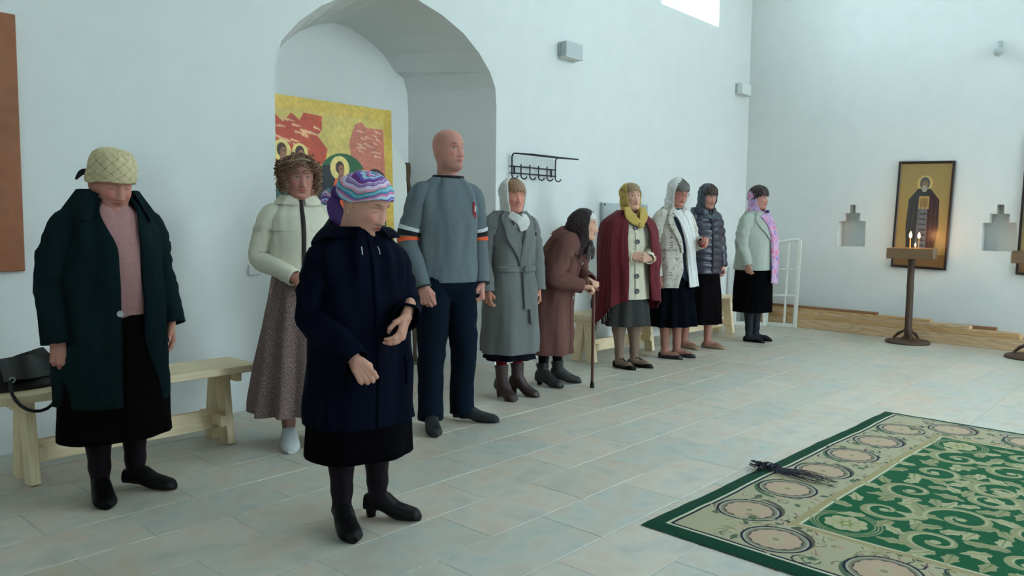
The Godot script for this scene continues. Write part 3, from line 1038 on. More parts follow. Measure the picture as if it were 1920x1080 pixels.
func build_frames() -> void:
	var spots := [[Vector3(9.745, 0, -4.13), -PI / 2 + 0.08, 0.42, 1.12, "white arched window frame propped against the far wall beside the planks"], [Vector3(9.55, 0, -4.46), -PI / 2 + 0.45, 0.42, 0.82, "white window frame standing in the corner behind the woman in pale jacket"]]
	for s in spots:
		var o := thing("window_frame", s[4], "frame", s[0], s[1], "loose white window frames in the corner")
		o.rotation = Vector3(-0.075, s[1], 0)
		var w: float = s[2]; var h: float = s[3]
		var t := 0.045
		for k in 2:
			var sx := -1.0 if k == 0 else 1.0
			var hh := h - (0.075 if k == 0 else 0.0)
			var b := MB.new(); b.box(at(Vector3(sx * (w / 2 - t / 2), hh / 2, 0)), Vector3(t, hh, 0.04), 0.004)
			put(b, "stile", mats["white_paint"], o)
		for y in [t / 2, h * 0.36, h * 0.66]:
			var b := MB.new(); b.box(at(Vector3(0, y, 0)), Vector3(w - 2 * t, t * (1.0 if y < 0.03 else 0.6), 0.034), 0.003)
			put(b, "rail", mats["white_paint"], o)
		var m := MB.new(); m.box(at(Vector3(0.05, h * 0.5, 0)), Vector3(t * 0.5, h * 0.94, 0.03), 0.003)
		put(m, "mullion", mats["white_paint"], o)
		var hd := MB.new(); var pts := []; var rr := []
		for k in 9:
			var u := k / 8.0
			pts.append(Vector3(lerpf(-w / 2 + t / 2, w / 2 - t / 2, u), h - 0.075 + 0.075 * sin(u * PI / 2), 0)); rr.append(0.026)
		hd.tube(pts, rr, 6)
		put(hd, "arched_head", mats["white_paint"], o)

func build_icon(called: String, p: Vector3, w: float, h: float, roll: float, label: String) -> void:
	var o := thing(called, label, "icon", p, 0)
	o.transform = Transform3D(turn_y(-PI / 2) * Basis(Vector3.BACK, -roll), p)
	var f := 0.03
	for s in [-1, 1]:
		var a := MB.new(); a.box(at(Vector3(s * (w / 2 - f / 2), 0, 0)), Vector3(f, h, 0.035), 0.006)
		put(a, "frame_side", mats["dark_frame"], o)
		var b := MB.new(); b.box(at(Vector3(0, s * (h / 2 - f / 2), 0)), Vector3(w - 2 * f, f, 0.035), 0.006)
		put(b, "frame_end", mats["dark_frame"], o)
	var q := MB.new()
	q.quad(Vector3(-w / 2 + f, -h / 2 + f, 0.004), Vector3(w / 2 - f, -h / 2 + f, 0.004), Vector3(w / 2 - f, h / 2 - f, 0.004), Vector3(-w / 2 + f, h / 2 - f, 0.004))
	put(q, "picture", mat("icon_print", Color(1, 1, 1), 0.28, {"tex": icon_image()}), o)

func build_stand(p: Vector3, tray: float, lit: bool, label: String) -> void:
	var o := thing("candle_stand", label, "candle stand", p, 0.15)
	var b := MB.new()
	b.lathe(at(Vector3.ZERO), [[0.0, 0.0], [0.225, 0.0], [0.23, 0.012], [0.22, 0.03], [0.16, 0.04], [0.07, 0.05], [0.045, 0.075], [0.0, 0.08]], 36)
	put(b, "base", mats["stand_wood"], o)
	var pl := MB.new()
	pl.lathe(at(Vector3.ZERO), [[0.042, 0.06], [0.04, 0.12], [0.052, 0.14], [0.038, 0.165], [0.036, 0.60], [0.04, 0.62], [0.036, 0.64], [0.036, 0.93], [0.06, 0.96], [0.0, 0.965]], 20)
	put(pl, "pole", mats["stand_wood"], o)
	for k in 3:
		var a := TAU * k / 3.0 + 0.9
		var br := MB.new()
		br.tube([Vector3(sin(a) * 0.05, 0.13, cos(a) * 0.05), Vector3(sin(a) * 0.10, 0.10, cos(a) * 0.10), Vector3(sin(a) * 0.15, 0.045, cos(a) * 0.15)], [0.014, 0.018, 0.012], 8)
		put(br, "scroll_foot", mats["stand_wood"], o)
	var t := MB.new()
	t.box(at(Vector3(0, 0.965, 0)), Vector3(tray, 0.02, tray), 0.004)
	put(t, "tray", mats["stand_tray"], o)
	for k in 4:
		var s := MB.new()
		s.box(at(turn_y(k * PI / 2) * Vector3(0, 1.0, tray / 2 - 0.006), turn_y(k * PI / 2)), Vector3(tray, 0.115, 0.014), 0.004)
		put(s, "tray_side", mats["stand_tray"], o)
	if not lit: return
	for c in [[-0.125, 0.075, 0.19, 1.0], [0.115, -0.035, 0.19, 1.15], [0.0, 0.03, 0.10, 0.6]]:
		var cp := p + turn_y(0.15) * Vector3(c[0], 0.975, c[1])
		var cn := thing("candle", "%s lit candle on the brown stand before the framed icon" % ("thin tall" if c[3] == 1.0 else "short burnt down" if c[3] < 1 else "bright tall"), "candle", cp, 0, "candles burning on the stand")
		var st := MB.new(); st.tube([Vector3.ZERO, Vector3(0, c[2], 0)], [0.006, 0.005], 10)
		put(st, "wax_stick", mats["wax"], cn)
		var fm := MB.new()
		var k: float = c[3] * 1.5
		fm.lathe(at(Vector3(0, c[2], 0)), [[0.0, 0.0], [0.007 * k, 0.006 * k], [0.010 * k, 0.014 * k], [0.008 * k, 0.026 * k], [0.003 * k, 0.040 * k], [0.0, 0.046 * k]], 12)
		put(fm, "flame", mats["flame"], cn)
		var l := OmniLight3D.new()
		l.name = "candle_light"
		l.light_color = Color(1.0, 0.70, 0.42)
		l.light_energy = 0.035 * k
		l.light_size = 0.01
		l.omni_range = 12.0
		l.omni_attenuation = 2.0
		l.shadow_enabled = true
		l.position = Vector3(0, c[2] + 0.018 * k, 0)
		cn.add_child(l)

# ---------------------------------------------------------------- people: shared shapes
func cat(p0: float, p1: float, p2: float, p3: float, t: float) -> float:
	return 0.5 * ((2.0 * p1) + (p2 - p0) * t + (2.0 * p0 - 5.0 * p1 + 4.0 * p2 - p3) * t * t + (3.0 * p1 - p0 - 3.0 * p2 + p3) * t * t * t)

func table(tab: Array, t: float) -> PackedFloat32Array:      # smooth reading between the rows of a table
	var n := tab.size()
	var i := clampi(int(floor(t)), 0, n - 2)
	var f := clampf(t - i, 0, 1)
	var out := PackedFloat32Array()
	for k in tab[0].size():
		out.append(cat(tab[maxi(i - 1, 0)][k], tab[i][k], tab[i + 1][k], tab[mini(i + 2, n - 1)][k], f))
	return out

func smooth_path(pts: Array, n: int) -> Array:
	var tab := []
	for p in pts: tab.append([p.x, p.y, p.z])
	var out := []
	for k in n + 1:
		var q := table(tab, float(k) / n * (pts.size() - 1))
		out.append(Vector3(q[0], q[1], q[2]))
	return out

func smooth_list(vals: Array, n: int) -> Array:
	var tab := []
	for v in vals: tab.append([v])
	var out := []
	for k in n + 1: out.append(table(tab, float(k) / n * (vals.size() - 1))[0])
	return out

# A garment turned round a body: rings of [y, half width, front depth, back depth, shift x, shift z] from the hem up.
class Loft:
	var rings := []
	var n := 2.3
	var host                       # the script, for its table()
	var pose: Dictionary           # bend of the spine: y0, y1, angle
	var pleats := 0.0              # regular folds at the hem
	var count := 9
	var crease := 0.0              # irregular folds
	var puff := 0.0                # quilted bands
	var band := 0.075
	var noise := FastNoiseLite.new()
	var shift := 0.0

	func at_ring(y: float) -> PackedFloat32Array:
		var k := 0
		while k < rings.size() - 2 and rings[k + 1][0] < y: k += 1
		var y0: float = rings[k][0]; var y1: float = rings[k + 1][0]
		return host.table(rings, k + clampf((y - y0) / (y1 - y0), 0, 1))

	func pt(y: float, a: float, infl := 0.0) -> Vector3:
		return of_ring(at_ring(y), y, a, infl)

	func of_ring(r: PackedFloat32Array, y: float, a: float, infl := 0.0) -> Vector3:
		var c := cos(a); var s := sin(a)
		var e := 2.0 / n
		var cc := signf(c) * pow(absf(c), e); var ss := signf(s) * pow(absf(s), e)
		var lo: float = rings[0][0]; var hi: float = rings[rings.size() - 1][0]
		var down := clampf(1.0 - (y - lo) / (hi - lo), 0, 1)
		var d := infl
		if pleats > 0.0: d += pleats * down * sin(count * a + shift + 1.3 * sin(2.0 * a + shift))
		if crease > 0.0: d += crease * noise.get_noise_3d(s * 1.6 + shift, y * 2.2, c * 1.6)
		if puff > 0.0: d += puff * (pow(absf(sin(PI * (y + 0.012 * noise.get_noise_2d(a * 3.0, y * 2.0)) / band)), 0.6) - 0.6)
		var p := Vector3(r[4] + (r[1] + d) * ss, y, r[5] + (r[2] if c > 0 else r[3]) * cc + d * cc)
		return host.bend(p, pose)

	func rows(y0: float, y1: float, ni: int, a0, a1, nj: int, infl := 0.0) -> Array:   # a0 and a1 are numbers or functions of y
		var out := []
		for i in ni + 1:
			var y := lerpf(y0, y1, float(i) / ni)
			var r := at_ring(y)
			var b0: float = a0.call(y) if a0 is Callable else a0
			var b1: float = a1.call(y) if a1 is Callable else a1
			var row := PackedVector3Array()
			for j in nj: row.append(of_ring(r, y, lerpf(b0, b1, float(j) / (nj - 1)), infl))
			out.append(row)
		return out

	func around(nj := 56, per := 5, lip := 0.012) -> Array:            # the whole garment, with a turned-in hem
		var out := []
		var y0: float = rings[0][0]
		if lip > 0.0:
			for q in [[0.05, -lip], [0.004, -lip], [0.0, -lip * 0.5]]:
				var row := PackedVector3Array()
				var r := at_ring(y0 + q[0])
				for j in nj: row.append(of_ring(r, y0 + q[0], TAU * j / nj, q[1]))
				out.append(row)
		for k in rings.size() - 1:
			for q in per:
				var y: float = lerpf(rings[k][0], rings[k + 1][0], float(q) / per)
				var r: PackedFloat32Array = host.table(rings, k + float(q) / per)
				var row := PackedVector3Array()
				for j in nj: row.append(of_ring(r, y, TAU * j / nj))
				out.append(row)
		var yl: float = rings[rings.size() - 1][0]
		var last := PackedVector3Array()
		for j in nj: last.append(of_ring(at_ring(yl), yl, TAU * j / nj))
		out.append(last)
		return out

func bend(p: Vector3, pose: Dictionary) -> Vector3:
	if not pose.has("bend"): return p
	var y0: float = pose.y0; var y1: float = pose.y1; var b: float = pose.bend
	if p.y <= y0: return p
	var l := y1 - y0
	var th := b * clampf((p.y - y0) / l, 0, 1)
	var yc := y0 + l / b * sin(th); var zc := l / b * (1.0 - cos(th))
	if p.y > y1:
		yc += (p.y - y1) * cos(b); zc += (p.y - y1) * sin(b)
	return Vector3(p.x, yc - p.z * sin(th), zc + p.z * cos(th))

func loft(rings: Array, pose: Dictionary, opt := {}) -> Loft:
	var l := Loft.new()
	for r in rings:
		var q: Array = r.duplicate()
		while q.size() < 6: q.append(0.0)
		l.rings.append(q)
	l.host = self
	l.pose = pose
	l.n = opt.get("n", 2.3)
	l.pleats = opt.get("pleats", 0.0); l.count = opt.get("count", 9)
	l.crease = opt.get("crease", 0.012); l.shift = opt.get("shift", 0.0)
	l.puff = opt.get("puff", 0.0); l.band = opt.get("band", 0.075)
	l.noise.seed = 31 + int(l.shift * 7); l.noise.frequency = 1.0; l.noise.fractal_octaves = 2
	return l

# ------- rounded bones joined smoothly and meshed as surface nets
func bones_mesh(bones: Array, cell: float, k: float, paint: Callable) -> MB:      # bones: [a, b, radius a, radius b]
	var lo := Vector3.ONE * 1e9; var hi := -lo
	for b in bones:
		var m: float = maxf(b[2], b[3]) + cell * 2.5
		lo = lo.min(b[0].min(b[1]) - Vector3.ONE * m); hi = hi.max(b[0].max(b[1]) + Vector3.ONE * m)
	var nx := int((hi.x - lo.x) / cell) + 2; var ny := int((hi.y - lo.y) / cell) + 2; var nz := int((hi.z - lo.z) / cell) + 2
	var f := PackedFloat32Array(); f.resize(nx * ny * nz); f.fill(1.0)
	for b in bones:
		var pa: Vector3 = b[0]; var ab: Vector3 = b[1] - b[0]
		var ra: float = b[2]; var rb: float = b[3]
		var m: float = maxf(ra, rb) + k + cell * 2.0
		var l0: Vector3 = ((b[0].min(b[1]) - Vector3.ONE * m - lo) / cell); var l1: Vector3 = ((b[0].max(b[1]) + Vector3.ONE * m - lo) / cell)
		var inv := 1.0 / maxf(ab.length_squared(), 1e-9)
		for iz in range(maxi(0, int(l0.z)), mini(nz, int(l1.z) + 2)):
			for iy in range(maxi(0, int(l0.y)), mini(ny, int(l1.y) + 2)):
				var at0 := (iz * ny + iy) * nx
				var py := lo.y + iy * cell - pa.y; var pz := lo.z + iz * cell - pa.z
				var base := ab.y * py + ab.z * pz
				for ix in range(maxi(0, int(l0.x)), mini(nx, int(l1.x) + 2)):
					var px := lo.x + ix * cell - pa.x
					var t := clampf((base + ab.x * px) * inv, 0.0, 1.0)
					var dx := px - ab.x * t; var dy := py - ab.y * t; var dz := pz - ab.z * t
					var d := sqrt(dx * dx + dy * dy + dz * dz) - (ra + (rb - ra) * t)
					var o := f[at0 + ix]
					var h := k - absf(d - o)
					f[at0 + ix] = minf(d, o) - (h * h * 0.25 / k if h > 0.0 else 0.0)
	var mb := MB.new()
	mb.use_c = true
	var ids := PackedInt32Array(); ids.resize(nx * ny * nz); ids.fill(-1)
	var sy := nx; var sz := nx * ny
	for iz in nz - 1:
		for iy in ny - 1:
			var row := iz * sz + iy * sy
			for ix in nx - 1:
				var g := row + ix
				var v0 := f[g]; var v1 := f[g + 1]; var v2 := f[g + sy]; var v3 := f[g + sy + 1]
				var v4 := f[g + sz]; var v5 := f[g + sz + 1]; var v6 := f[g + sz + sy]; var v7 := f[g + sz + sy + 1]
				if v0 > 0 and v1 > 0 and v2 > 0 and v3 > 0 and v4 > 0 and v5 > 0 and v6 > 0 and v7 > 0: continue
				if v0 < 0 and v1 < 0 and v2 < 0 and v3 < 0 and v4 < 0 and v5 < 0 and v6 < 0 and v7 < 0: continue
				var vv := [v0, v1, v2, v3, v4, v5, v6, v7]
				var s := Vector3.ZERO; var cnt := 0
				for e in NET_EDGES:
					var a: float = vv[e[0]]; var bb: float = vv[e[1]]
					if (a < 0) != (bb < 0):
						var t := a / (a - bb)
						s += NET_CORNERS[e[0]].lerp(NET_CORNERS[e[1]], t); cnt += 1
				var p := lo + (Vector3(ix, iy, iz) + s / cnt) * cell
				mb.col = paint.call(p)
				ids[g] = mb.vert(p)
	for iz in range(1, nz - 1):
		for iy in range(1, ny - 1):
			var row := iz * sz + iy * sy
			for ix in range(1, nx - 1):
				var g := row + ix
				var a := f[g] < 0
				if a != (f[g + 1] < 0): net_quad(mb, ids[g], ids[g - sy], ids[g - sy - sz], ids[g - sz], a)
				if a != (f[g + sy] < 0): net_quad(mb, ids[g], ids[g - sz], ids[g - sz - 1], ids[g - 1], a)
				if a != (f[g + sz] < 0): net_quad(mb, ids[g], ids[g - 1], ids[g - 1 - sy], ids[g - sy], a)
	return mb

const NET_CORNERS := [Vector3(0, 0, 0), Vector3(1, 0, 0), Vector3(0, 1, 0), Vector3(1, 1, 0), Vector3(0, 0, 1), Vector3(1, 0, 1), Vector3(0, 1, 1), Vector3(1, 1, 1)]
const NET_EDGES := [[0, 1], [2, 3], [4, 5], [6, 7], [0, 2], [1, 3], [4, 6], [5, 7], [0, 4], [1, 5], [2, 6], [3, 7]]

func net_quad(mb: MB, a: int, b: int, c: int, d: int, outward: bool) -> void:
	if a < 0 or b < 0 or c < 0 or d < 0: return
	if outward:
		mb.tri(a, c, b); mb.tri(a, d, c)
	else:
		mb.tri(a, b, c); mb.tri(a, c, d)

# ------- hands: wrist at the origin, fingers along +y, palm towards +z, thumb on +x
var hand_cache := {}
func hand(pose_name: String, skin: Color) -> MB:
	var key := pose_name + str(skin)
	if hand_cache.has(key): return hand_cache[key]
	var curl: Array = {"relaxed": [0.35, 0.5, 0.35, 0.12], "fist": [1.15, 1.45, 0.9, 0.05], "half": [0.8, 0.8, 0.5, 0.08], "flat": [0.18, 0.2, 0.15, 0.06], "cross": [0.55, 0.6, 0.4, 0.0], "grip": [0.95, 1.1, 0.8, 0.05]}[pose_name]
	var bn := []
	bn.append([Vector3(-0.008, -0.07, 0), Vector3(-0.008, 0.012, 0), 0.021, 0.019])
	bn.append([Vector3(0.009, -0.07, 0), Vector3(0.009, 0.012, 0), 0.020, 0.019])
	var kx := [0.031, 0.0105, -0.0105, -0.030]; var ky := [0.088, 0.093, 0.089, 0.080]; var ln := [0.071, 0.079, 0.073, 0.058]
	for f in 4:
		var kp := Vector3(kx[f], ky[f], 0.0)
		bn.append([Vector3(kx[f] * 0.55, 0.012, 0.002), kp, 0.0150, 0.0115])
		var ang := 0.0
		var p := kp
		var spread: float = kx[f] * 1.8 * curl[3] / 0.12
		var l: float = ln[f]
		for q in 3:
			ang += curl[q] * (1.0 + 0.06 * (f - 1.5))
			var seg: float = l * [0.46, 0.30, 0.24][q]
			var e: Vector3 = p + Vector3(spread * cos(ang), cos(ang), sin(ang)) * seg
			bn.append([p, e, [0.0098, 0.0090, 0.0083][q] * (0.9 if f == 3 else 1.0), [0.0090, 0.0083, 0.0072][q] * (0.9 if f == 3 else 1.0)])
			p = e
	var tc: float = 0.0 if curl[0] < 0.5 else 1.0
	var t0 := Vector3(0.022, 0.018, 0.006); var t1 := Vector3(0.043, 0.050, 0.018).lerp(Vector3(0.036, 0.050, 0.028), tc)
	var t2 := Vector3(0.052, 0.080, 0.026).lerp(Vector3(0.030, 0.076, 0.045), tc); var t3 := Vector3(0.052, 0.104, 0.032).lerp(Vector3(0.012, 0.086, 0.052), tc)
	bn.append([t0, t1, 0.0150, 0.0120]); bn.append([t1, t2, 0.0115, 0.0100]); bn.append([t2, t3, 0.0100, 0.0078])
	bn.append([Vector3(0.02, 0.03, 0.006), Vector3(-0.02, 0.03, 0.006), 0.014, 0.014])
	var m := bones_mesh(bn, 0.0034, 0.006, func(_p): return skin)
	hand_cache[key] = m
	return m

func hand_frame(wrist: Vector3, along: Vector3, palm: Vector3, left: bool, size: float) -> Transform3D:
	var y := along.normalized()
	var z := (palm - y * palm.dot(y)).normalized()
	var x := y.cross(z)
	if left: x = -x
	return Transform3D(Basis(x * size, y * size, z * size), wrist)

# ------- head: rows of [front y, front z, back y, back z, half width, roundness] from the neck up
const HEAD := [
	[-0.235, 0.040, -0.205, -0.088, 0.074, 2.1], [-0.190, 0.034, -0.155, -0.074, 0.061, 2.1], [-0.150, 0.032, -0.115, -0.071, 0.057, 2.1], [-0.122, 0.044, -0.088, -0.071, 0.058, 2.0],
	[-0.114, 0.066, -0.070, -0.074, 0.061, 1.95], [-0.108, 0.084, -0.052, -0.078, 0.063, 1.9], [-0.094, 0.092, -0.038, -0.083, 0.066, 1.9], [-0.076, 0.090, -0.024, -0.089, 0.069, 1.95],
	[-0.058, 0.092, -0.010, -0.093, 0.0715, 2.0], [-0.040, 0.093, 0.004, -0.097, 0.0735, 2.05], [-0.018, 0.091, 0.020, -0.100, 0.0750, 2.1], [0.008, 0.089, 0.036, -0.102, 0.0762, 2.15],
	[0.032, 0.093, 0.052, -0.101, 0.0770, 2.15], [0.060, 0.089, 0.070, -0.096, 0.0760, 2.15], [0.088, 0.074, 0.092, -0.082, 0.0695, 2.1], [0.110, 0.049, 0.111, -0.057, 0.052, 2.05],
	[0.121, 0.022, 0.121, -0.030, 0.027, 2.0], [0.124, -0.003, 0.124, -0.005, 0.002, 2.0]]

func head_pt(t: float, a: float, infl: float, hd: Dictionary) -> Vector3:
	var r := table(HEAD, t)
	return head_of(r, t, a, infl, hd)

func head_of(r: PackedFloat32Array, t: float, a: float, infl: float, hd: Dictionary) -> Vector3:
	var e := 2.0 / r[5]
	var c := pw(cos(a), e); var s := pw(sin(a), e)
	var m := (1.0 + c) * 0.5
	var jaw: float = hd.get("jaw", 1.0)
	var w := r[4] * (lerpf(jaw, 1.0, smoothstep(7.0, 12.0, t)) if t > 3.0 else lerpf(1.0, jaw, t / 3.0))
	var mid := (r[1] + r[3]) * 0.5
	var p := Vector3(w * s, lerpf(r[2], r[0], m), lerpf(r[3], r[1], m))
	if infl != 0.0:
		var up := smoothstep(13.0, 17.0, t)
		var o := Vector3(s, 0, c).normalized() * sqrt(1.0 - up * up) + Vector3(0, up, 0)
		p += o * infl
	return p

func gs(x: float, y: float, sx: float, sy: float) -> float:
	return exp(-(x * x) / (sx * sx) - (y * y) / (sy * sy))

func place_head(p: Vector3, hd: Dictionary) -> Vector3:     # turns about the top of the neck, the neck itself turning less
	var w := smoothstep(-0.215, -0.095, p.y)
	var b := Basis(Vector3.UP, hd.yaw * w) * Basis(Vector3.RIGHT, hd.pitch * w) * Basis(Vector3.BACK, hd.get("tilt", 0.0) * w)
	var s: float = hd.size
	var q := b * (p * s)
	# the neck follows the lean of the spine
	return hd.at + q + Vector3(0, 0, 1) * hd.get("lean", 0.0) * minf(0.0, p.y + 0.10)

func add_head(mb: MB, hd: Dictionary, detail := 1.0) -> void:
	var nj := int(76 * detail); var ni := int(78 * detail)
	var skin: Color = hd.skin; var lip: Color = hd.lip; var brow: Color = hd.brow
	var fat: float = hd.get("fat", 0.0); var nose: float = hd.get("nose", 1.0)
	var down: bool = hd.get("eyes_down", false)
	var smile: float = hd.get("smile", 0.0)
	var rows := []; var cols := []
	for i in ni + 1:
		var u := float(i) / ni
		var t := 17.0 * (u + 0.10 * sin(TAU * u) * -1.0) if true else 0.0
		t = clampf(17.0 * (u + 0.045 * sin(TAU * u)), 0, 17)
		var r := table(HEAD, t)
		var row := PackedVector3Array(); var crow := PackedColorArray()
		for j in nj:
			var s := 2.0 * j / nj - 1.0
			var a := PI * (0.5 * s + 0.5 * s * s * s)
			var p := head_of(r, t, a, 0.0, hd)
			var c := skin
			if cos(a) > 0.15 and t > 3.5 and t < 15.5:
				var x := p.x; var y := p.y; var ax := absf(x)
				var d := 0.0
				# nose
				var q := clampf((0.030 - y) / 0.064, 0, 1.2)
				var wn := lerpf(0.0085, 0.0150, minf(q, 1.0))
				var hn := lerpf(0.002, 0.0235 * nose, pow(minf(q, 1.0), 1.2)) * smoothstep(-0.050, -0.034, y) * smoothstep(0.042, 0.022, y)
				d += hn * exp(-pow(ax / wn, 2.4))
				d += 0.0055 * nose * gs(ax - 0.0135, y + 0.036, 0.0065, 0.0085)
				# eyes
				d -= 0.0100 * gs(ax - 0.030, y - 0.012, 0.0165, 0.0105)
				d += 0.0070 * gs(ax - 0.031, y - 0.009, 0.0115, 0.0080)
				d += 0.0036 * gs(ax - 0.028, y - 0.031, 0.022, 0.0075)
				d += (0.005 + fat * 0.008) * gs(ax - 0.042, y + 0.024 - smile * 0.006, 0.020, 0.018)
				d -= 0.004 * gs(ax - 0.046, y + 0.058, 0.014, 0.018) * (1.0 - fat)
				# mouth and chin
				var mx := y + 0.0595 - smile * 8.0 * x * x
				d += 0.0050 * gs(x, mx - 0.0050, 0.021, 0.0048)
				d += 0.0060 * gs(x, mx + 0.0060, 0.018, 0.0056)
				d -= 0.0042 * gs(x, mx, 0.024, 0.0022)
				d -= 0.0030 * gs(x, y + 0.076, 0.018, 0.006)
				d += 0.0045 * gs(x, y + 0.094, 0.017, 0.012)
				p.z += d
				var lm := clampf(1.5 * gs(x, mx, 0.0225, 0.0092) - 0.30, 0, 1)
				c = c.lerp(lip, lm)
				c = c.lerp(Color(lip.r * 0.45, lip.g * 0.4, lip.b * 0.4), clampf(1.6 * gs(x, mx, 0.024, 0.0019) - 0.2, 0, 0.8))
				c = c.lerp(hd.get("flush", skin), 0.55 * gs(ax - 0.043, y + 0.022, 0.020, 0.016))
				var by := 0.0335 + 0.004 * sin(clampf((ax - 0.012) / 0.04, 0, 1) * PI)
				c = c.lerp(brow, clampf(1.5 * gs(ax - 0.031, y - by, 0.0185, 0.0036) - 0.25, 0, 0.9))
				if down:
					c = c.lerp(brow.lerp(Color.BLACK, 0.3), clampf(1.5 * gs(ax - 0.031, y - 0.0035 + 6.0 * pow(ax - 0.031, 2), 0.0145, 0.0024) - 0.25, 0, 0.9))
				else:
					var eye := clampf(2.2 * gs(ax - 0.031, y - 0.009, 0.0125, 0.0058) - 0.8, 0, 1)
					c = c.lerp(Color(0.55, 0.52, 0.50), eye)
					c = c.lerp(hd.get("iris", Color(0.05, 0.04, 0.035)), clampf(2.2 * gs(ax - 0.031, y - 0.009, 0.0066, 0.0064) - 0.8, 0, 1))
					c = c.lerp(brow.lerp(Color.BLACK, 0.3), clampf(1.4 * gs(ax - 0.031, y - 0.0155 + 8.0 * pow(ax - 0.031, 2), 0.0145, 0.0024) - 0.25, 0, 0.85))
				if smile > 0.4: c = c.lerp(Color(0.72, 0.70, 0.66), clampf(1.7 * gs(x, mx + 0.001, 0.016, 0.0030) - 0.5, 0, 1))
				if hd.has("stubble"): c = c.lerp(hd.stubble, 0.55 * smoothstep(-0.045, -0.075, y) * smoothstep(-0.115, -0.10, y) * (1.0 - lm))
			row.append(place_head(p, hd)); crow.append(c)
		rows.append(row); cols.append(crow)
	mb.grid(rows, true, cols)
	# ears
	for sd in [-1.0, 1.0]:
		mb.col = skin
		var er := []
		for i in 9:
			var th := -PI / 2 + PI * i / 8.0
			var row := PackedVector3Array()
			for j in 14:
				var a := TAU * j / 14
				var x := 0.0085 * cos(th) * cos(a)
				var z := 0.017 * cos(th) * sin(a)
				var y := 0.030 * sin(th)
				if x * 1.0 > 0.003: x -= 0.005 * exp(-(z * z + y * y) / 0.00022)
				var w := 0.0765 * lerpf(hd.get("jaw", 1.0), 1.0, 0.6)
				row.append(place_head(Vector3(sd * (w + x), 0.002 + y + 0.1 * z, -0.012 - z * 1.0 - y * 0.15), hd))
			if sd > 0: row.reverse()
			er.append(row)
		mb.grid(er, true)

# ------- things worn on the head
func head_cover(hd: Dictionary, front: float, back: float, infl: float, opt := {}) -> MB:      # cloth or hair over the skull down to a slanting edge
	var mb := MB.new()
	var ni: int = opt.get("ni", 26); var nj: int = opt.get("nj", 64)
	var side: float = opt.get("side", 0.0)
	var ns := FastNoiseLite.new(); ns.frequency = 1.0; ns.seed = opt.get("seed", 5); ns.fractal_octaves = 2
	var wr: float = opt.get("wrinkle", 0.004)
	var rows := []
	for i in range(-2, ni + 1):
		var row := PackedVector3Array()
		for j in nj:
			var a := TAU * j / nj - PI
			var c := (1.0 + cos(a)) * 0.5
			var lowt := lerpf(back, front, smoothstep(0.0, 1.0, c)) - side * pow(absf(sin(a)), 4.0)
			if opt.has("fringe"): lowt += opt.fringe * sin(a * 17.0 + 2.0 * sin(a * 5.0))
			var v := maxf(0.0, float(i) / ni)
			var t := lerpf(lowt, 17.0, v)
			var d := infl
			if i == -2: d = 0.001
			elif i == -1: d = infl * 0.7
			d += wr * ns.get_noise_3d(sin(a) * 2.5, t * 0.35, cos(a) * 2.5) * (1.0 if i >= 0 else 0.0)
			if opt.has("rise"): d += opt.rise * smoothstep(12.0, 15.0, t)
			var p := head_pt(t, a, d, hd)
			if opt.has("bun"): p.z -= opt.bun * exp(-pow((t - 11.0) / 2.5, 2)) * smoothstep(0.2, -0.8, cos(a))
			if opt.has("boxy"): p.y = lerpf(p.y, minf(p.y + 0.03, 0.135 + infl), 0.6 * smoothstep(12.5, 14.5, t))
			row.append(place_head(p, hd))
		rows.append(row)
	mb.grid(rows, true)
	return mb

# cloth over the head and round the neck with the face left open
const HOOD := [
	[-0.225, 0.100, -0.215, -0.135, 0.140, 2.2], [-0.190, 0.088, -0.180, -0.118, 0.110, 2.2], [-0.155, 0.078, -0.130, -0.105, 0.088, 2.2], [-0.125, 0.078, -0.085, -0.102, 0.077, 2.1],
	[-0.100, 0.086, -0.050, -0.104, 0.074, 2.1], [-0.060, 0.094, -0.010, -0.110, 0.079, 2.1], [-0.010, 0.095, 0.025, -0.114, 0.084, 2.15], [0.040, 0.096, 0.058, -0.113, 0.086, 2.15],
	[0.078, 0.086, 0.085, -0.100, 0.080, 2.1], [0.108, 0.062, 0.112, -0.074, 0.064, 2.1], [0.128, 0.030, 0.130, -0.042, 0.036, 2.0], [0.134, -0.004, 0.134, -0.006, 0.002, 2.0]]

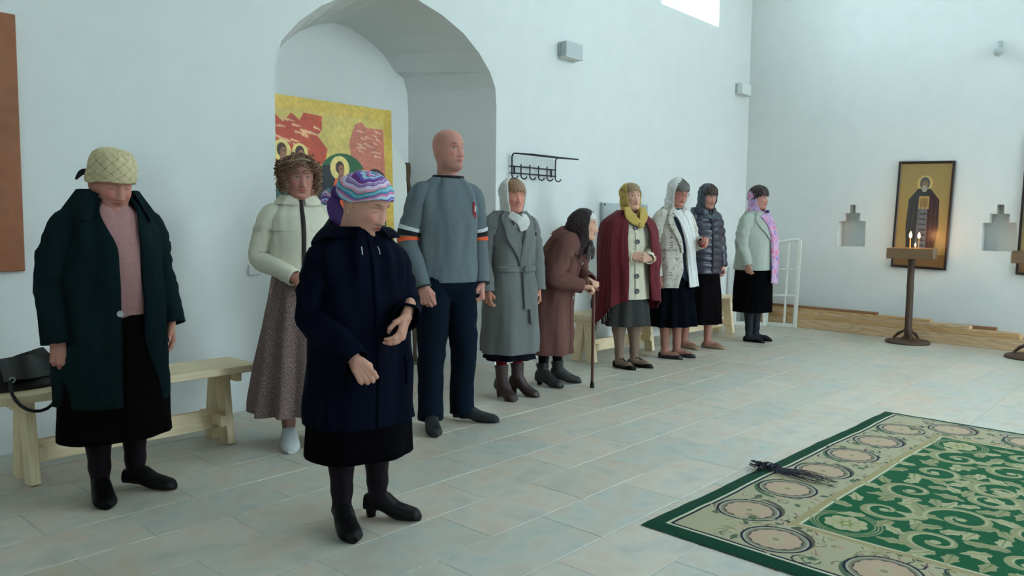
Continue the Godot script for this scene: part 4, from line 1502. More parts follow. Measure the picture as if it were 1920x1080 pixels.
func hood(hd: Dictionary, gap: Array, opt := {}) -> MB:        # gap: half opening of the face for every row of HOOD
	var mb := MB.new()
	var ni: int = opt.get("ni", 54); var nj: int = opt.get("nj", 60)
	var ns := FastNoiseLite.new(); ns.frequency = 1.0; ns.seed = opt.get("seed", 3); ns.fractal_octaves = 2
	var wr: float = opt.get("wrinkle", 0.008)
	var push: float = opt.get("push", 0.0)
	var bagback: float = opt.get("back", 0.0)
	var t0: float = opt.get("from", 0.0)
	var gt := []
	for g in gap: gt.append([g])
	var rows := []
	for i in ni + 1:
		var t := lerpf(t0, 11.0, float(i) / ni)
		var r := table(HOOD, t)
		var gp := maxf(0.0, table(gt, t)[0])
		var row := PackedVector3Array()
		for j in range(-2, nj + 3):
			var u := clampf(float(j) / nj, 0, 1)
			var a := lerpf(gp, TAU - gp, u)
			var e := 2.0 / r[5]
			var c := pw(cos(a), e); var s := pw(sin(a), e)
			var m := (1.0 + c) * 0.5
			var infl := push + wr * ns.get_noise_3d(sin(a) * 2.0, t * 0.55, cos(a) * 2.0) * (1.0 + 1.2 * smoothstep(5.0, 0.0, t)) + 0.004 * sin(u * 40.0 + t * 2.0) * smoothstep(4.5, 1.5, t)
			if j < 0 or j > nj: infl -= 0.010 * (1.0 if (j == -1 or j == nj + 1) else 1.6)
			var p := Vector3((r[4] + infl) * s, lerpf(r[2], r[0], m), lerpf(r[3], r[1], m) + infl * c)
			p.z -= bagback * smoothstep(0.3, -1.0, cos(a)) * exp(-pow((t - 3.0) / 3.0, 2))
			if t > 9.0: p.y += push * smoothstep(9.0, 11.0, t)
			row.append(place_head(p, hd))
		rows.append(row)
	mb.grid(rows)
	return mb

func ribbon(pts: Array, widths: Array, thick: float, seg_n := 24, face := Vector3.BACK, wave := 0.0) -> MB:    # a hanging strip of cloth
	var path := smooth_path(pts, seg_n); var ws := smooth_list(widths, seg_n)
	var mb := MB.new()
	var rows := []
	for i in path.size():
		var d: Vector3 = (path[mini(i + 1, seg_n)] - path[maxi(i - 1, 0)]).normalized()
		var side := d.cross(face).normalized()
		var nor := side.cross(d).normalized()
		var row := PackedVector3Array()
		for j in 28:
			var a := TAU * j / 28
			var x := pw(cos(a), 0.6); var z := pw(sin(a), 0.8)
			row.append(path[i] + side * x * ws[i] + nor * (z * thick + wave * sin(x * 7.0 + i * 0.25)))
		rows.append(row)
	mb.grid(rows, true)
	mb.fan(rows[0], path[0], false); mb.fan(rows[seg_n], path[seg_n], true)
	return mb

# ------- sleeves, shoes, buttons
func sleeve(pts: Array, radii: Array, sd: int, amp := 0.10, opt := {}) -> MB:
	var n: int = opt.get("rows", 34); var seg: int = opt.get("seg", 30)
	var path := smooth_path(pts, n); var rr := smooth_list(radii, n)
	var ns := FastNoiseLite.new(); ns.seed = sd; ns.frequency = 1.0; ns.fractal_octaves = 2
	var mb := MB.new()
	var rows := []
	var side := Vector3.ZERO
	for i in n + 3:
		var k := mini(i, n)
		var d: Vector3 = (path[mini(k + 1, n)] - path[maxi(k - 1, 0)]).normalized()
		if i == 0:
			side = d.cross(Vector3.BACK)
			if side.length() < 0.1: side = d.cross(Vector3.RIGHT)
		side = (side - d * side.dot(d)).normalized()
		var other := d.cross(side)
		var t := float(k) / n
		var row := PackedVector3Array()
		for j in seg:
			var a := TAU * j / seg
			var elbow := exp(-pow((t - opt.get("elbow", 0.52)) / 0.2, 2))
			var w: float = 1.0 + amp * ns.get_noise_3d(cos(a) * 0.9, t * 9.0, sin(a) * 0.9) * (0.5 + elbow) + amp * 0.35 * elbow * sin(t * 60.0 + 2.0 * cos(a))
			if opt.has("puff"): w += opt.puff * (pow(absf(sin(t * PI * opt.bands)), 0.6) - 0.6)
			var rad: float = rr[k] * w
			if i == n + 1: rad -= 0.008
			if i == n + 2: rad -= 0.012
			var c: Vector3 = path[k] - (d * 0.03 if i == n + 2 else Vector3.ZERO)
			row.append(c - side * cos(a) * rad + other * sin(a) * rad)
		rows.append(row)
	mb.grid(rows, true)
	mb.fan(rows[0], path[0], false)
	return mb

func band(pts: Array, radii: Array, t0: float, t1: float, extra: float) -> MB:     # a strip round a sleeve
	var n := 60
	var path := smooth_path(pts, n); var rr := smooth_list(radii, n)
	var mb := MB.new()
	var p := []; var r := []
	for i in 7:
		var t := lerpf(t0, t1, i / 6.0) * n
		var k := clampi(int(t), 0, n - 1)
		p.append(path[k].lerp(path[k + 1], t - k)); r.append(lerpf(rr[k], rr[k + 1], t - k) + extra)
	mb.tube(p, r, 30, false, 1.0, Vector3.BACK)
	return mb

# foot on the ground: heel at the ankle, pointing along dir; kinds: pump, flat, boot, sneaker, man
func shoe(ankle: Vector3, yaw: float, l: float, kind: String, heel := 0.0) -> MB:
	var mb := MB.new()
	var tab := {   # [along, half width, top height, roundness] from heel to toe
		"pump": [[0.0, 0.020, 0.058, 2.4], [0.03, 0.030, 0.062, 2.4], [0.22, 0.031, 0.048, 2.4], [0.45, 0.034, 0.030, 2.6], [0.62, 0.041, 0.034, 2.4], [0.78, 0.042, 0.044, 2.2], [0.92, 0.033, 0.036, 2.1], [1.0, 0.012, 0.018, 2.0]],
		"flat": [[0.0, 0.020, 0.052, 2.4], [0.03, 0.031, 0.056, 2.4], [0.22, 0.032, 0.046, 2.4], [0.45, 0.035, 0.036, 2.6], [0.62, 0.042, 0.042, 2.4], [0.78, 0.043, 0.046, 2.2], [0.92, 0.034, 0.036, 2.1], [1.0, 0.012, 0.016, 2.0]],
		"loafer": [[0.0, 0.024, 0.066, 2.4], [0.03, 0.035, 0.072, 2.4], [0.22, 0.040, 0.088, 2.3], [0.40, 0.044, 0.092, 2.3], [0.60, 0.048, 0.070, 2.3], [0.78, 0.050, 0.056, 2.3], [0.92, 0.042, 0.046, 2.2], [1.0, 0.018, 0.026, 2.0]],
		"boot": [[0.0, 0.028, 0.085, 2.4], [0.03, 0.040, 0.100, 2.4], [0.22, 0.046, 0.130, 2.3], [0.40, 0.046, 0.118, 2.3], [0.60, 0.048, 0.084, 2.3], [0.78, 0.048, 0.060, 2.3], [0.92, 0.040, 0.048, 2.2], [1.0, 0.016, 0.026, 2.0]],
		"sneaker": [[0.0, 0.024, 0.070, 2.4], [0.03, 0.036, 0.080, 2.4], [0.22, 0.044, 0.112, 2.4], [0.40, 0.048, 0.114, 2.4], [0.60, 0.052, 0.096, 2.4], [0.78, 0.051, 0.070, 2.3], [0.92, 0.043, 0.050, 2.2], [1.0, 0.018, 0.028, 2.0]]}
	var use: Array = tab[kind]
	var rows := []
	for i in 33:
		var q := table(use, float(i) / 32 * (use.size() - 1))
		var lift := heel * smoothstep(0.62, 0.25, q[0])
		var z := q[0] * l - 0.055
		var bot := lift
		var row := PackedVector3Array()
		for j in 22:
			var a := TAU * j / 22
			var top := q[2] + lift * 0.9
			var cy := (bot + top) * 0.5; var hy := (top - bot) * 0.5
			var x := pw(sin(a), 2.0 / q[3]) * q[1]
			var y := cy + pw(cos(a), 2.0 / q[3]) * hy
			row.append(Vector3(x * (0.93 if y > cy else 1.0) + 0.006 * sin(q[0] * PI) * 0, y, z))
		rows.append(row)
	# rows run from heel to toe; turn them so that they face outwards
	mb.grid(rows, true)
	mb.fan(rows[0], Vector3(0, 0.03 + heel * 0.8, -0.057), false)
	mb.fan(rows[32], Vector3(0, 0.01, l - 0.055), true)
	for k in range(0, mb.ix.size(), 3):
		var s := mb.ix[k + 1]; mb.ix[k + 1] = mb.ix[k + 2]; mb.ix[k + 2] = s
	if heel > 0.02:
		mb.tube([Vector3(0, heel + 0.012, -0.025), Vector3(0, heel * 0.5, -0.028), Vector3(0, 0.0, -0.026)], [0.027, 0.021, 0.019], 14)
	var out := MB.new()
	out.append(mb, Transform3D(turn_y(yaw), Vector3(ankle.x, 0, ankle.z)))
	return out

func button(p: Vector3, out_dir: Vector3, r: float) -> MB:
	var mb := MB.new()
	var z := out_dir.normalized()
	var x := Vector3.UP.cross(z).normalized()
	mb.lathe(Transform3D(Basis(x, z, x.cross(z)), p), [[0.0, -0.002], [r, -0.002], [r, 0.003], [r * 0.8, 0.005], [r * 0.6, 0.003], [0.0, 0.003]], 14)
	return mb

# ---------------------------------------------------------------- people: building one
func lin(c: Color) -> Color:
	return c.srgb_to_linear()

func cloth(key: String, col: Color, opt := {}) -> StandardMaterial3D:
	var o := {"tex": texes["weave"], "tri": opt.get("tri", 2.2), "nrm": texes["weave_n"], "ns": opt.get("ns", 0.35), "rim": opt.get("rim", 0.03), "spec": opt.get("spec", 0.12)}
	if opt.has("tex"): o["tex"] = opt.tex
	return mat(key, col, opt.get("rough", 0.9), o)

func person(label: String, p: Vector3, yaw_deg: float) -> Node3D:
	return thing("person", label, "person", p, deg_to_rad(yaw_deg), "people standing along the wall")

func arm(s: Vector3, e: Vector3, w: Vector3, pose_name := "relaxed", along := Vector3.ZERO, palm := Vector3.ZERO) -> Dictionary:
	var al := along if along != Vector3.ZERO else (w - e).normalized()
	var left := s.x > 0
	var pm := palm if palm != Vector3.ZERO else Vector3(-1 if left else 1, 0, -0.15)
	return {"s": s, "e": e, "w": w, "hand": pose_name, "along": al, "palm": pm, "left": left}

# one continuous body: legs, trunk, arms, neck, head and hands
func add_body(o: Node3D, d: Dictionary) -> void:
	var skin: Color = d.head.skin
	var bn := []
	var pose: Dictionary = d.get("pose", {})
	var g: float = d.get("girth", 1.0)
	var hip: float = d.hip
	var heel: float = d.get("heel", 0.0)
	var calf: float = d.get("calf", 1.0)
	for k in 2:
		var f: Vector3 = d.feet[k]
		var sx := -1.0 if k == 0 else 1.0
		var h := Vector3(sx * 0.085 * g, hip, 0)
		var an := Vector3(f.x, 0.075 + heel * 0.85, f.z)
		var kn := h.lerp(an, 0.5) + Vector3(0, 0.02, 0.02)
		var dir := turn_y(d.foot_yaw[k]) * Vector3.BACK
		bn.append([h, kn, 0.088 * g, 0.058 * calf])
		bn.append([kn, kn.lerp(an, 0.32) - dir * 0.012, 0.055 * calf, 0.056 * calf])
		bn.append([kn.lerp(an, 0.32) - dir * 0.012, an.lerp(kn, 0.16), 0.056 * calf, 0.034 * calf])
		bn.append([an.lerp(kn, 0.16), an - Vector3(0, 0.02, 0), 0.034 * calf, 0.034])
		bn.append([an - Vector3(0, 0.02, 0), Vector3(f.x, 0.034, f.z) + dir * 0.11, 0.033, 0.026])
		bn.append([Vector3(f.x, 0.034, f.z) + dir * 0.11, Vector3(f.x, 0.026, f.z) + dir * 0.15, 0.026, 0.02])
	var ny: float = d.neck
	bn.append([Vector3(0, hip + 0.03, 0), bend(Vector3(0, hip + 0.22, 0), pose), 0.125 * g, 0.11 * g])
	bn.append([bend(Vector3(0, hip + 0.22, 0), pose), bend(Vector3(0, ny - 0.14, 0), pose), 0.11 * g, 0.105 * g])
	bn.append([bend(Vector3(0, ny - 0.14, 0), pose), bend(Vector3(0, ny, 0), pose), 0.09, 0.05])
	for a in d.arms:
		var sh: Vector3 = a.s + Vector3(-signf(a.s.x) * 0.03, -0.055, 0)
		bn.append([bend(Vector3(0, ny - 0.11, 0), pose), sh, 0.055, 0.036])
		bn.append([sh, a.e, 0.038, 0.034])
		bn.append([a.e, a.w, 0.036, 0.024])
	bn.append([bend(Vector3(0, ny - 0.04, 0), pose), d.head.at + Vector3(0, -0.14, -0.015), 0.052, 0.048])
	var tights: Color = d.get("tights", skin)
	var tt: float = d.get("tights_top", 0.8)
	var mb := bones_mesh(bn, 0.0145, 0.03, func(p): return tights if p.y < tt else skin)
	add_head(mb, d.head, d.get("detail", 1.0))
	for a in d.arms:
		var hs: float = d.get("hand_size", 0.95)
		mb.append(hand(a.hand, skin), hand_frame(a.w, a.along, a.palm, a.left, hs), a.left)
	put(mb, "body", mat("skin", Color(1, 1, 1), 0.55, {"vc": true, "sss": 0.06, "spec": 0.25}), o)

func add_sleeves(parent: Node, arms: Array, rs: float, re: float, rc: float, m: Material, sd: int, opt := {}) -> void:
	for a in arms:
		var sx := signf(a.s.x)
		var path := sleeve_path(a)
		var rr := [rs * 0.72, rs * 0.96, (rs * 0.55 + re * 0.45), re, (re + rc) * 0.5, rc]
		put(sleeve(path, rr, sd + int(sx), opt.get("amp", 0.10), opt), "sleeve", m, parent)

func sleeve_path(a: Dictionary) -> Array:
	var sx := signf(a.s.x)
	return [a.s + Vector3(-sx * 0.105, -0.010, 0), a.s + Vector3(-sx * 0.022, -0.036, 0), a.s.lerp(a.e, 0.5) + Vector3(-sx * 0.008, 0, 0), a.e, a.e.lerp(a.w, 0.55), a.w + (a.w - a.e).normalized() * 0.01]

func whole(l: Loft, called: String, m: Material, parent: Node, label := "", nj := 60, per := 5, lip := 0.012) -> MeshInstance3D:
	var mb := MB.new()
	mb.grid(l.around(nj, per, lip), true)
	return put(mb, called, m, parent, label)

func open_shell(l: Loft, y0: float, y1: float, ni: int, g0, g1, nj := 60, thick := 0.012) -> MB:      # garment open at the front between angles g0 (left) and -g1 (right)
	var rows := []
	for i in range(-2, ni + 1):
		var y := lerpf(y0, y1, maxf(0, float(i)) / ni)
		var r := l.at_ring(y)
		var a0: float = g0.call(y); var a1: float = TAU - g1.call(y)
		var row := PackedVector3Array()
		for j in range(-2, nj + 2):
			var u := clampf(float(j) / (nj - 1), 0, 1)
			var infl := 0.0
			if j < 0: infl = -thick * (-j) * 0.5
			elif j > nj - 1: infl = -thick * (j - nj + 1) * 0.5
			if i < 0: infl = minf(infl, thick * i * 0.5)
			var yy := y + (0.03 if i == -2 else 0.0)
			row.append(l.of_ring(r, yy, lerpf(a0, a1, u), infl))
		rows.append(row)
	var mb := MB.new()
	mb.grid(rows)
	return mb

func collar(l: Loft, yt: float, rise: float, drop: float, gap: float, m: Material, parent: Node, lean := 0.006, called := "collar") -> void:
	var rows := [PackedVector3Array(), PackedVector3Array(), PackedVector3Array(), PackedVector3Array(), PackedVector3Array()]
	for j in 41:
		var a := lerpf(gap, TAU - gap, j / 40.0)
		var b := l.pt(yt, a, -0.004)
		var o := Vector3(sin(a), 0, cos(a))
		var ease := smoothstep(0.0, 0.12, j / 40.0) * smoothstep(1.0, 0.88, j / 40.0)
		rows[0].append(b)
		rows[1].append(b + Vector3(0, rise * (0.4 + 0.6 * ease), 0) + o * lean)
		rows[2].append(b + Vector3(0, rise * (0.4 + 0.6 * ease) - 0.003, 0) + o * (lean + 0.014))
		rows[3].append(l.pt(yt - drop * (1.25 - 0.25 * ease), a, 0.016))
		rows[4].append(l.pt(yt - drop * (1.25 - 0.25 * ease), a, 0.003))
	var mb := MB.new()
	mb.grid(rows)
	put(mb, called, m, parent)

func patch(l: Loft, y0: float, y1: float, a0, a1, infl: float, ni := 12, nj := 8) -> MB:       # cloth laid on a garment, with a turned edge
	var rows := []
	for i in range(-1, ni + 2):
		var y := lerpf(y0, y1, clampf(float(i) / ni, 0, 1))
		var b0: float = a0.call(y) if a0 is Callable else a0
		var b1: float = a1.call(y) if a1 is Callable else a1
		var row := PackedVector3Array()
		for j in range(-1, nj + 2):
			var edge := i < 0 or i > ni or j < 0 or j > nj
			row.append(l.pt(y, lerpf(b0, b1, clampf(float(j) / nj, 0, 1)), 0.0 if edge else infl))
		rows.append(row)
	var mb := MB.new()
	mb.grid(rows)
	return mb

func head_at(p: Vector3, yaw: float, pitch: float, size: float, opt := {}) -> Dictionary:
	var h := {"at": p, "yaw": deg_to_rad(yaw), "pitch": deg_to_rad(pitch), "size": size,
		"skin": lin(Color(0.80, 0.60, 0.525)), "lip": lin(Color(0.66, 0.36, 0.34)), "brow": lin(Color(0.30, 0.20, 0.16)), "flush": lin(Color(0.80, 0.50, 0.45))}
	h.merge(opt, true)
	return h

func shoes(o: Node, feet: Array, yaws: Array, l: float, kind: String, m: Material, heel := 0.0, label := "") -> Array:
	var out := []
	for k in 2: out.append(put(shoe(feet[k], yaws[k], l, kind, heel), "shoe", m, o, label))
	return out

func build_people() -> void:
	texes["scarf_waves"] = wave_scarf_image()
	texes["stripes"] = stripe_image()
	texes["lattice"] = lattice_image()
	texes["print"] = noise_tex("print", 0.035, [Color(0.05, 0.05, 0.06), Color(0.05, 0.05, 0.06), Color(1, 1, 1), Color(1, 1, 1), Color(1, 1, 1), Color(1, 1, 1), Color(1, 1, 1), Color(1, 1, 1), Color(1, 1, 1), Color(0.97, 0.96, 0.94)], 512, 2, FastNoiseLite.TYPE_SIMPLEX, 0.0, 14)
	texes["tweed"] = noise_tex("tweed", 0.09, [Color(0.22, 0.18, 0.18), Color(0.42, 0.36, 0.35), Color(0.55, 0.46, 0.44), Color(0.78, 0.70, 0.62)], 512, 4, FastNoiseLite.TYPE_SIMPLEX, 0.0, 15)
	texes["floral"] = noise_tex("floral", 0.03, [Color(0.20, 0.28, 0.22), Color(0.07, 0.085, 0.10), Color(0.085, 0.09, 0.11), Color(0.10, 0.09, 0.11), Color(0.40, 0.20, 0.20), Color(0.52, 0.30, 0.28)], 512, 3, FastNoiseLite.TYPE_SIMPLEX, 0.0, 16)
	texes["slate"] = noise_tex("slate", 0.04, [Color(0.62, 0.68, 0.70), Color(0.20, 0.24, 0.28), Color(0.16, 0.19, 0.23), Color(0.34, 0.39, 0.43), Color(0.66, 0.70, 0.72)], 512, 3, FastNoiseLite.TYPE_SIMPLEX, 0.0, 17)
	texes["pinks"] = noise_tex("pinks", 0.012, [Color(0.86, 0.80, 0.88), Color(0.52, 0.42, 0.68), Color(0.72, 0.62, 0.80), Color(0.84, 0.70, 0.80), Color(0.86, 0.36, 0.52), Color(0.90, 0.72, 0.80)], 512, 3, FastNoiseLite.TYPE_SIMPLEX_SMOOTH, 0.0, 18)
	texes["lace"] = noise_tex("lace", 0.11, [Color(0.62, 0.63, 0.62), Color(0.95, 0.95, 0.94), Color(1, 1, 1)], 512, 2, FastNoiseLite.TYPE_CELLULAR, 0.0, 19)
	woman_in_green_coat()
	woman_in_cream_jacket()
	woman_in_navy_jacket()
	man_in_grey_sweater()
	woman_in_grey_coat()
	woman_with_stick()
	woman_in_poncho()
	woman_in_print_jacket()
	woman_in_quilted_jacket()
	woman_in_pale_jacket()

# ------- cloth prints
func wave_scarf_image() -> ImageTexture:
	var w := 512; var h := 256
	var im := Image.create(w, h, false, Image.FORMAT_RGB8)
	var cs := [Color(0.62, 0.50, 0.74), Color(0.86, 0.60, 0.70), Color(0.20, 0.55, 0.70), Color(0.60, 0.80, 0.86), Color(0.44, 0.16, 0.52), Color(0.88, 0.82, 0.92), Color(0.24, 0.66, 0.68), Color(0.80, 0.46, 0.66), Color(0.36, 0.34, 0.72)]
	for y in h:
		for x in w:
			var f := y + 22.0 * sin(x * TAU / 256.0 + 0.6) + 4.0 * sin(x * TAU / 51.2) + 3.0 * sin(x * TAU / 128.0 + y * 0.05)
			var k := int(floor(f / 19.0))
			var c: Color = cs[posmod(k * 5 + 2, cs.size())]
			if fposmod(f, 19.0) < 4.0: c = Color(0.90, 0.88, 0.94) if k % 2 else Color(0.40, 0.16, 0.50)
			im.set_pixel(x, y, c)
	return ImageTexture.create_from_image(im)

func stripe_image() -> ImageTexture:
	var im := Image.create(512, 8, false, Image.FORMAT_RGB8)
	var r := RandomNumberGenerator.new(); r.seed = 8
	for x in 512:
		var c := Color(0.37, 0.055, 0.115)
		if x % 36 < 3: c = Color(0.50, 0.20, 0.24)
		elif x % 36 < 8: c = Color(0.29, 0.04, 0.09)
		for y in 8: im.set_pixel(x, y, c * r.randf_range(0.93, 1.07))
	return ImageTexture.create_from_image(im)

func lattice_image() -> ImageTexture:
	var n := 256
	var im := Image.create(n, n, false, Image.FORMAT_RGB8)
	im.fill(Color(0.74, 0.70, 0.52))
	var r := RandomNumberGenerator.new(); r.seed = 4
	for y in n:
		for x in n:
			var a := posmod(x + y, 64); var b := posmod(x - y, 64)
			var c := Color(0.82, 0.76, 0.60)
			if a < 4 or b < 4: c = Color(0.38, 0.34, 0.26) if (a < 4 and b < 12) or (b < 4 and a < 12) else Color(0.62, 0.56, 0.43)
			elif absi(a - 32) < 6 and absi(b - 32) < 6: c = Color(0.82, 0.79, 0.66)
			im.set_pixel(x, y, c * r.randf_range(0.95, 1.04))
	return ImageTexture.create_from_image(im)

# ---------------------------------------------------------------- the ten people
func woman_in_green_coat() -> void:
	var o := person("woman with bowed head in open dark green coat, pink jumper and khaki patterned headscarf", Vector3(1.405, 0, -3.745), 1.0)
	var hd := head_at(Vector3(0.0, 1.428, 0.035), 2, 21, 1.06, {"jaw": 1.12, "fat": 0.9, "eyes_down": true, "skin": lin(Color(0.76, 0.54, 0.48)), "flush": lin(Color(0.76, 0.44, 0.42))})
	var pose := {}
	var arms := [arm(Vector3(-0.185, 1.275, 0.0), Vector3(-0.242, 1.01, -0.01), Vector3(-0.245, 0.735, 0.045), "half", Vector3(0.08, -1, 0.1), Vector3(0.5, 0, -1)), arm(Vector3(0.185, 1.275, 0.0), Vector3(0.232, 1.01, -0.02), Vector3(0.245, 0.78, 0.06), "relaxed", Vector3(-0.05, -1, 0.08))]
	var feet := [Vector3(-0.08, 0, 0.02), Vector3(0.085, 0, 0.0)]
	var yaw := [-0.25, 0.55]
	add_body(o, {"head": hd, "hip": 0.80, "neck": 1.31, "arms": arms, "feet": feet, "foot_yaw": yaw, "girth": 1.15, "calf": 1.22, "tights": lin(Color(0.085, 0.075, 0.095)), "tights_top": 0.75, "hand_size": 1.0})
	var jumper := loft([[0.80, 0.195, 0.165, 0.14], [1.0, 0.20, 0.17, 0.14], [1.12, 0.20, 0.165, 0.13], [1.24, 0.18, 0.13, 0.12], [1.30, 0.14, 0.10, 0.10], [1.335, 0.085, 0.085, 0.08], [1.355, 0.070, 0.078, 0.075]], pose, {"crease": 0.01})
	whole(jumper, "jumper", cloth("pink_wool", Color(0.76, 0.57, 0.57)), o)
	var sk := loft([[0.275, 0.240, 0.19, 0.185], [0.5, 0.232, 0.185, 0.175], [0.75, 0.215, 0.175, 0.16], [0.84, 0.20, 0.165, 0.145]], pose, {"pleats": 0.006, "count": 7, "crease": 0.014})
	whole(sk, "skirt", cloth("black_wool", Color(0.055, 0.048, 0.055)), o)
	var coat := loft([[0.435, 0.238, 0.205, 0.195], [0.65, 0.232, 0.205, 0.19], [0.9, 0.220, 0.205, 0.178], [1.1, 0.212, 0.192, 0.165], [1.22, 0.202, 0.160, 0.150], [1.30, 0.178, 0.125, 0.130], [1.345, 0.130, 0.100, 0.108], [1.375, 0.098, 0.088, 0.092]], pose, {"crease": 0.022, "pleats": 0.006, "count": 6, "shift": 1.2})
	var wool := cloth("green_wool", Color(0.085, 0.15, 0.165), {"rim": 0.05})
	var left_edge := func(y: float) -> float: return 0.30 + 0.42 * smoothstep(0.75, 0.44, y) + 0.22 * smoothstep(1.2, 1.36, y)
	var right_edge := func(y: float) -> float: return 0.14 + 0.35 * smoothstep(1.12, 1.36, y)
	var cn := put(open_shell(coat, 0.435, 1.375, 46, left_edge, right_edge), "coat", wool, o)
	add_sleeves(cn, arms, 0.082, 0.070, 0.064, wool, 40, {"amp": 0.12})
	collar(coat, 1.365, 0.035, 0.085, 0.62, wool, cn)
	for k in 2: put(patch(coat, 0.70, 0.715, [0.75, TAU - 1.05][k], [1.05, TAU - 0.75][k], 0.006), "pocket", wool, cn)
	put(button(coat.pt(0.855, -0.17, 0.012), coat.pt(0.855, -0.17, 0.012) - coat.pt(0.855, -0.17, 0), 0.014), "clasp", mats["grey_plastic"], cn)
	var sm := mat("khaki_print", Color(1, 1, 1), 0.85, {"tex": texes["lattice"], "scale": Vector3(3.0, 1.4, 1)})
	var sc := put(head_cover(hd, 12.1, 9.0, 0.015, {"side": 0.7, "boxy": true, "wrinkle": 0.006}), "headscarf", sm, o)
	var kn := MB.new()
	kn.grid(blob_rows(place_head(Vector3(0, 0.0, -0.122), hd), Vector3(0.026, 0.02, 0.02), 2.0, 8, 12), true)
	put(kn, "knot", sm, sc)
	for s in [-1, 1]:
		var b := place_head(Vector3(s * 0.01, 0.0, -0.125), hd)
		put(ribbon([b, b + Vector3(s * 0.02 - 0.03, 0.005, -0.015), b + Vector3(s * 0.03 - 0.05, -0.03, -0.02)], [0.008, 0.014, 0.005], 0.003, 10), "tail", mat("dark_knit", Color(0.10, 0.09, 0.12), 0.9), sc)
	shoes(o, feet, yaw, 0.262, "loafer", mat("black_shoe", Color(0.025, 0.023, 0.03), 0.5, {"spec": 0.3}), 0.018)

func woman_in_cream_jacket() -> void:
	var o := person("curly haired woman in cream zipped jacket and long patterned skirt before the painted panel", Vector3(2.455, 0, -3.84), -22.0)
	var hd := head_at(Vector3(0.0, 1.505, 0.02), 2, 6, 1.0, {"jaw": 1.0, "fat": 0.2, "skin": lin(Color(0.74, 0.53, 0.48))})
	var pose := {}
	var arms := [arm(Vector3(-0.165, 1.335, 0.0), Vector3(-0.215, 1.07, -0.01), Vector3(-0.065, 0.965, 0.17), "half", Vector3(0.8, -0.35, 0.4), Vector3(0.3, 0.2, -1)), arm(Vector3(0.165, 1.335, 0.0), Vector3(0.215, 1.07, -0.01), Vector3(0.06, 0.955, 0.185), "half", Vector3(-0.8, -0.3, 0.4), Vector3(-0.3, 0.2, -1))]
	var feet := [Vector3(-0.075, 0, 0.03), Vector3(0.075, 0, 0.0)]
	var yaw := [-0.1, 0.3]
	add_body(o, {"head": hd, "hip": 0.86, "neck": 1.37, "arms": arms, "feet": feet, "foot_yaw": yaw, "girth": 0.95, "calf": 0.95, "tights": lin(Color(0.55, 0.42, 0.38)), "tights_top": 0.75})
	var sk := loft([[0.20, 0.275, 0.235, 0.24], [0.45, 0.235, 0.20, 0.20], [0.75, 0.19, 0.16, 0.16], [0.95, 0.155, 0.125, 0.125], [1.05, 0.140, 0.115, 0.11]], pose, {"pleats": 0.026, "count": 10, "crease": 0.015, "shift": 0.7})
	whole(sk, "skirt", mat("tweed_skirt", Color(0.92, 0.90, 0.92), 0.9, {"tex": texes["tweed"], "tri": 1.6, "nrm": texes["weave_n"], "ns": 0.2}), o, "long brown grey patterned skirt", 90)
	var jk := loft([[0.985, 0.168, 0.135, 0.125], [1.08, 0.165, 0.135, 0.12], [1.2, 0.172, 0.140, 0.12], [1.29, 0.172, 0.115, 0.112], [1.345, 0.145, 0.085, 0.095], [1.385, 0.10, 0.070, 0.080], [1.405, 0.070, 0.062, 0.068]], pose, {"crease": 0.012, "shift": 2.0})
	var cream := cloth("cream_leather", Color(0.93, 0.91, 0.83), {"rough": 0.6, "ns": 0.08, "spec": 0.4, "tri": 4.0})
	var jn := whole(jk, "jacket", cream, o)
	add_sleeves(jn, arms, 0.068, 0.058, 0.048, cream, 50)
	collar(jk, 1.392, 0.022, 0.03, 0.12, cream, jn)
	put(patch(jk, 0.99, 1.40, -0.045, 0.045, 0.004, 24, 2), "zip", mat("dark_zip", Color(0.16, 0.13, 0.12), 0.5, {"metal": 0.4}), jn)
	for k in 2: put(patch(jk, 1.215, 1.222, [0.2, -1.2][k], [1.2, -0.2][k], 0.005), "seam", cream, jn)
	# curly hair with a band
	var hair_m := mat("brown_hair", Color(0.62, 0.46, 0.35), 0.7, {"tex": texes["speck"], "tri": 3.0})
	var hr := head_cover(hd, 13.6, 6.5, 0.012, {"side": -0.3, "wrinkle": 0.016, "seed": 9})
	var rr := RandomNumberGenerator.new(); rr.seed = 33
	for k in 240:
		var a := rr.randf_range(0.05, TAU - 0.05) if k % 4 == 0 else rr.randf_range(0.62, TAU - 0.62)
		var t := rr.randf_range(6.4, 13.6)
		if cos(a) > 0.35: t = rr.randf_range(12.8, 15.2) if absf(wrapf(a, -PI, PI)) < 0.85 else rr.randf_range(7.0, 13.5)
		var p := head_pt(t, a, 0.018 + rr.randf() * 0.024, hd)
		var pts := []; var rad := []
		var ph := rr.randf() * TAU; var r := rr.randf_range(0.009, 0.018)
		for q in 11:
			var g := q / 10.0
			pts.append(place_head(p + Vector3(cos(ph + g * 8.0) * r, 0.018 - g * 0.045, sin(ph + g * 8.0) * r), hd))
			rad.append(0.0046 * (1.0 - 0.6 * g))
		hr.tube(pts, rad, 5)
	var hn := put(hr, "hair", hair_m, o)
	var bd := MB.new(); var bp := []; var br := []
	for k in 21:
		var a := lerpf(-1.75, 1.75, k / 20.0)
		bp.append(place_head(head_pt(14.6 - 1.1 * absf(a) / 1.75 * 1.2, a, 0.030, hd), hd)); br.append(0.0055)
	bd.tube(bp, br, 8)
	put(bd, "hair_band", mat("band_cloth", Color(0.58, 0.52, 0.40), 0.8), hn)
	shoes(o, feet, yaw, 0.235, "sneaker", mat("white_shoe", Color(0.74, 0.76, 0.76), 0.6), 0.0)

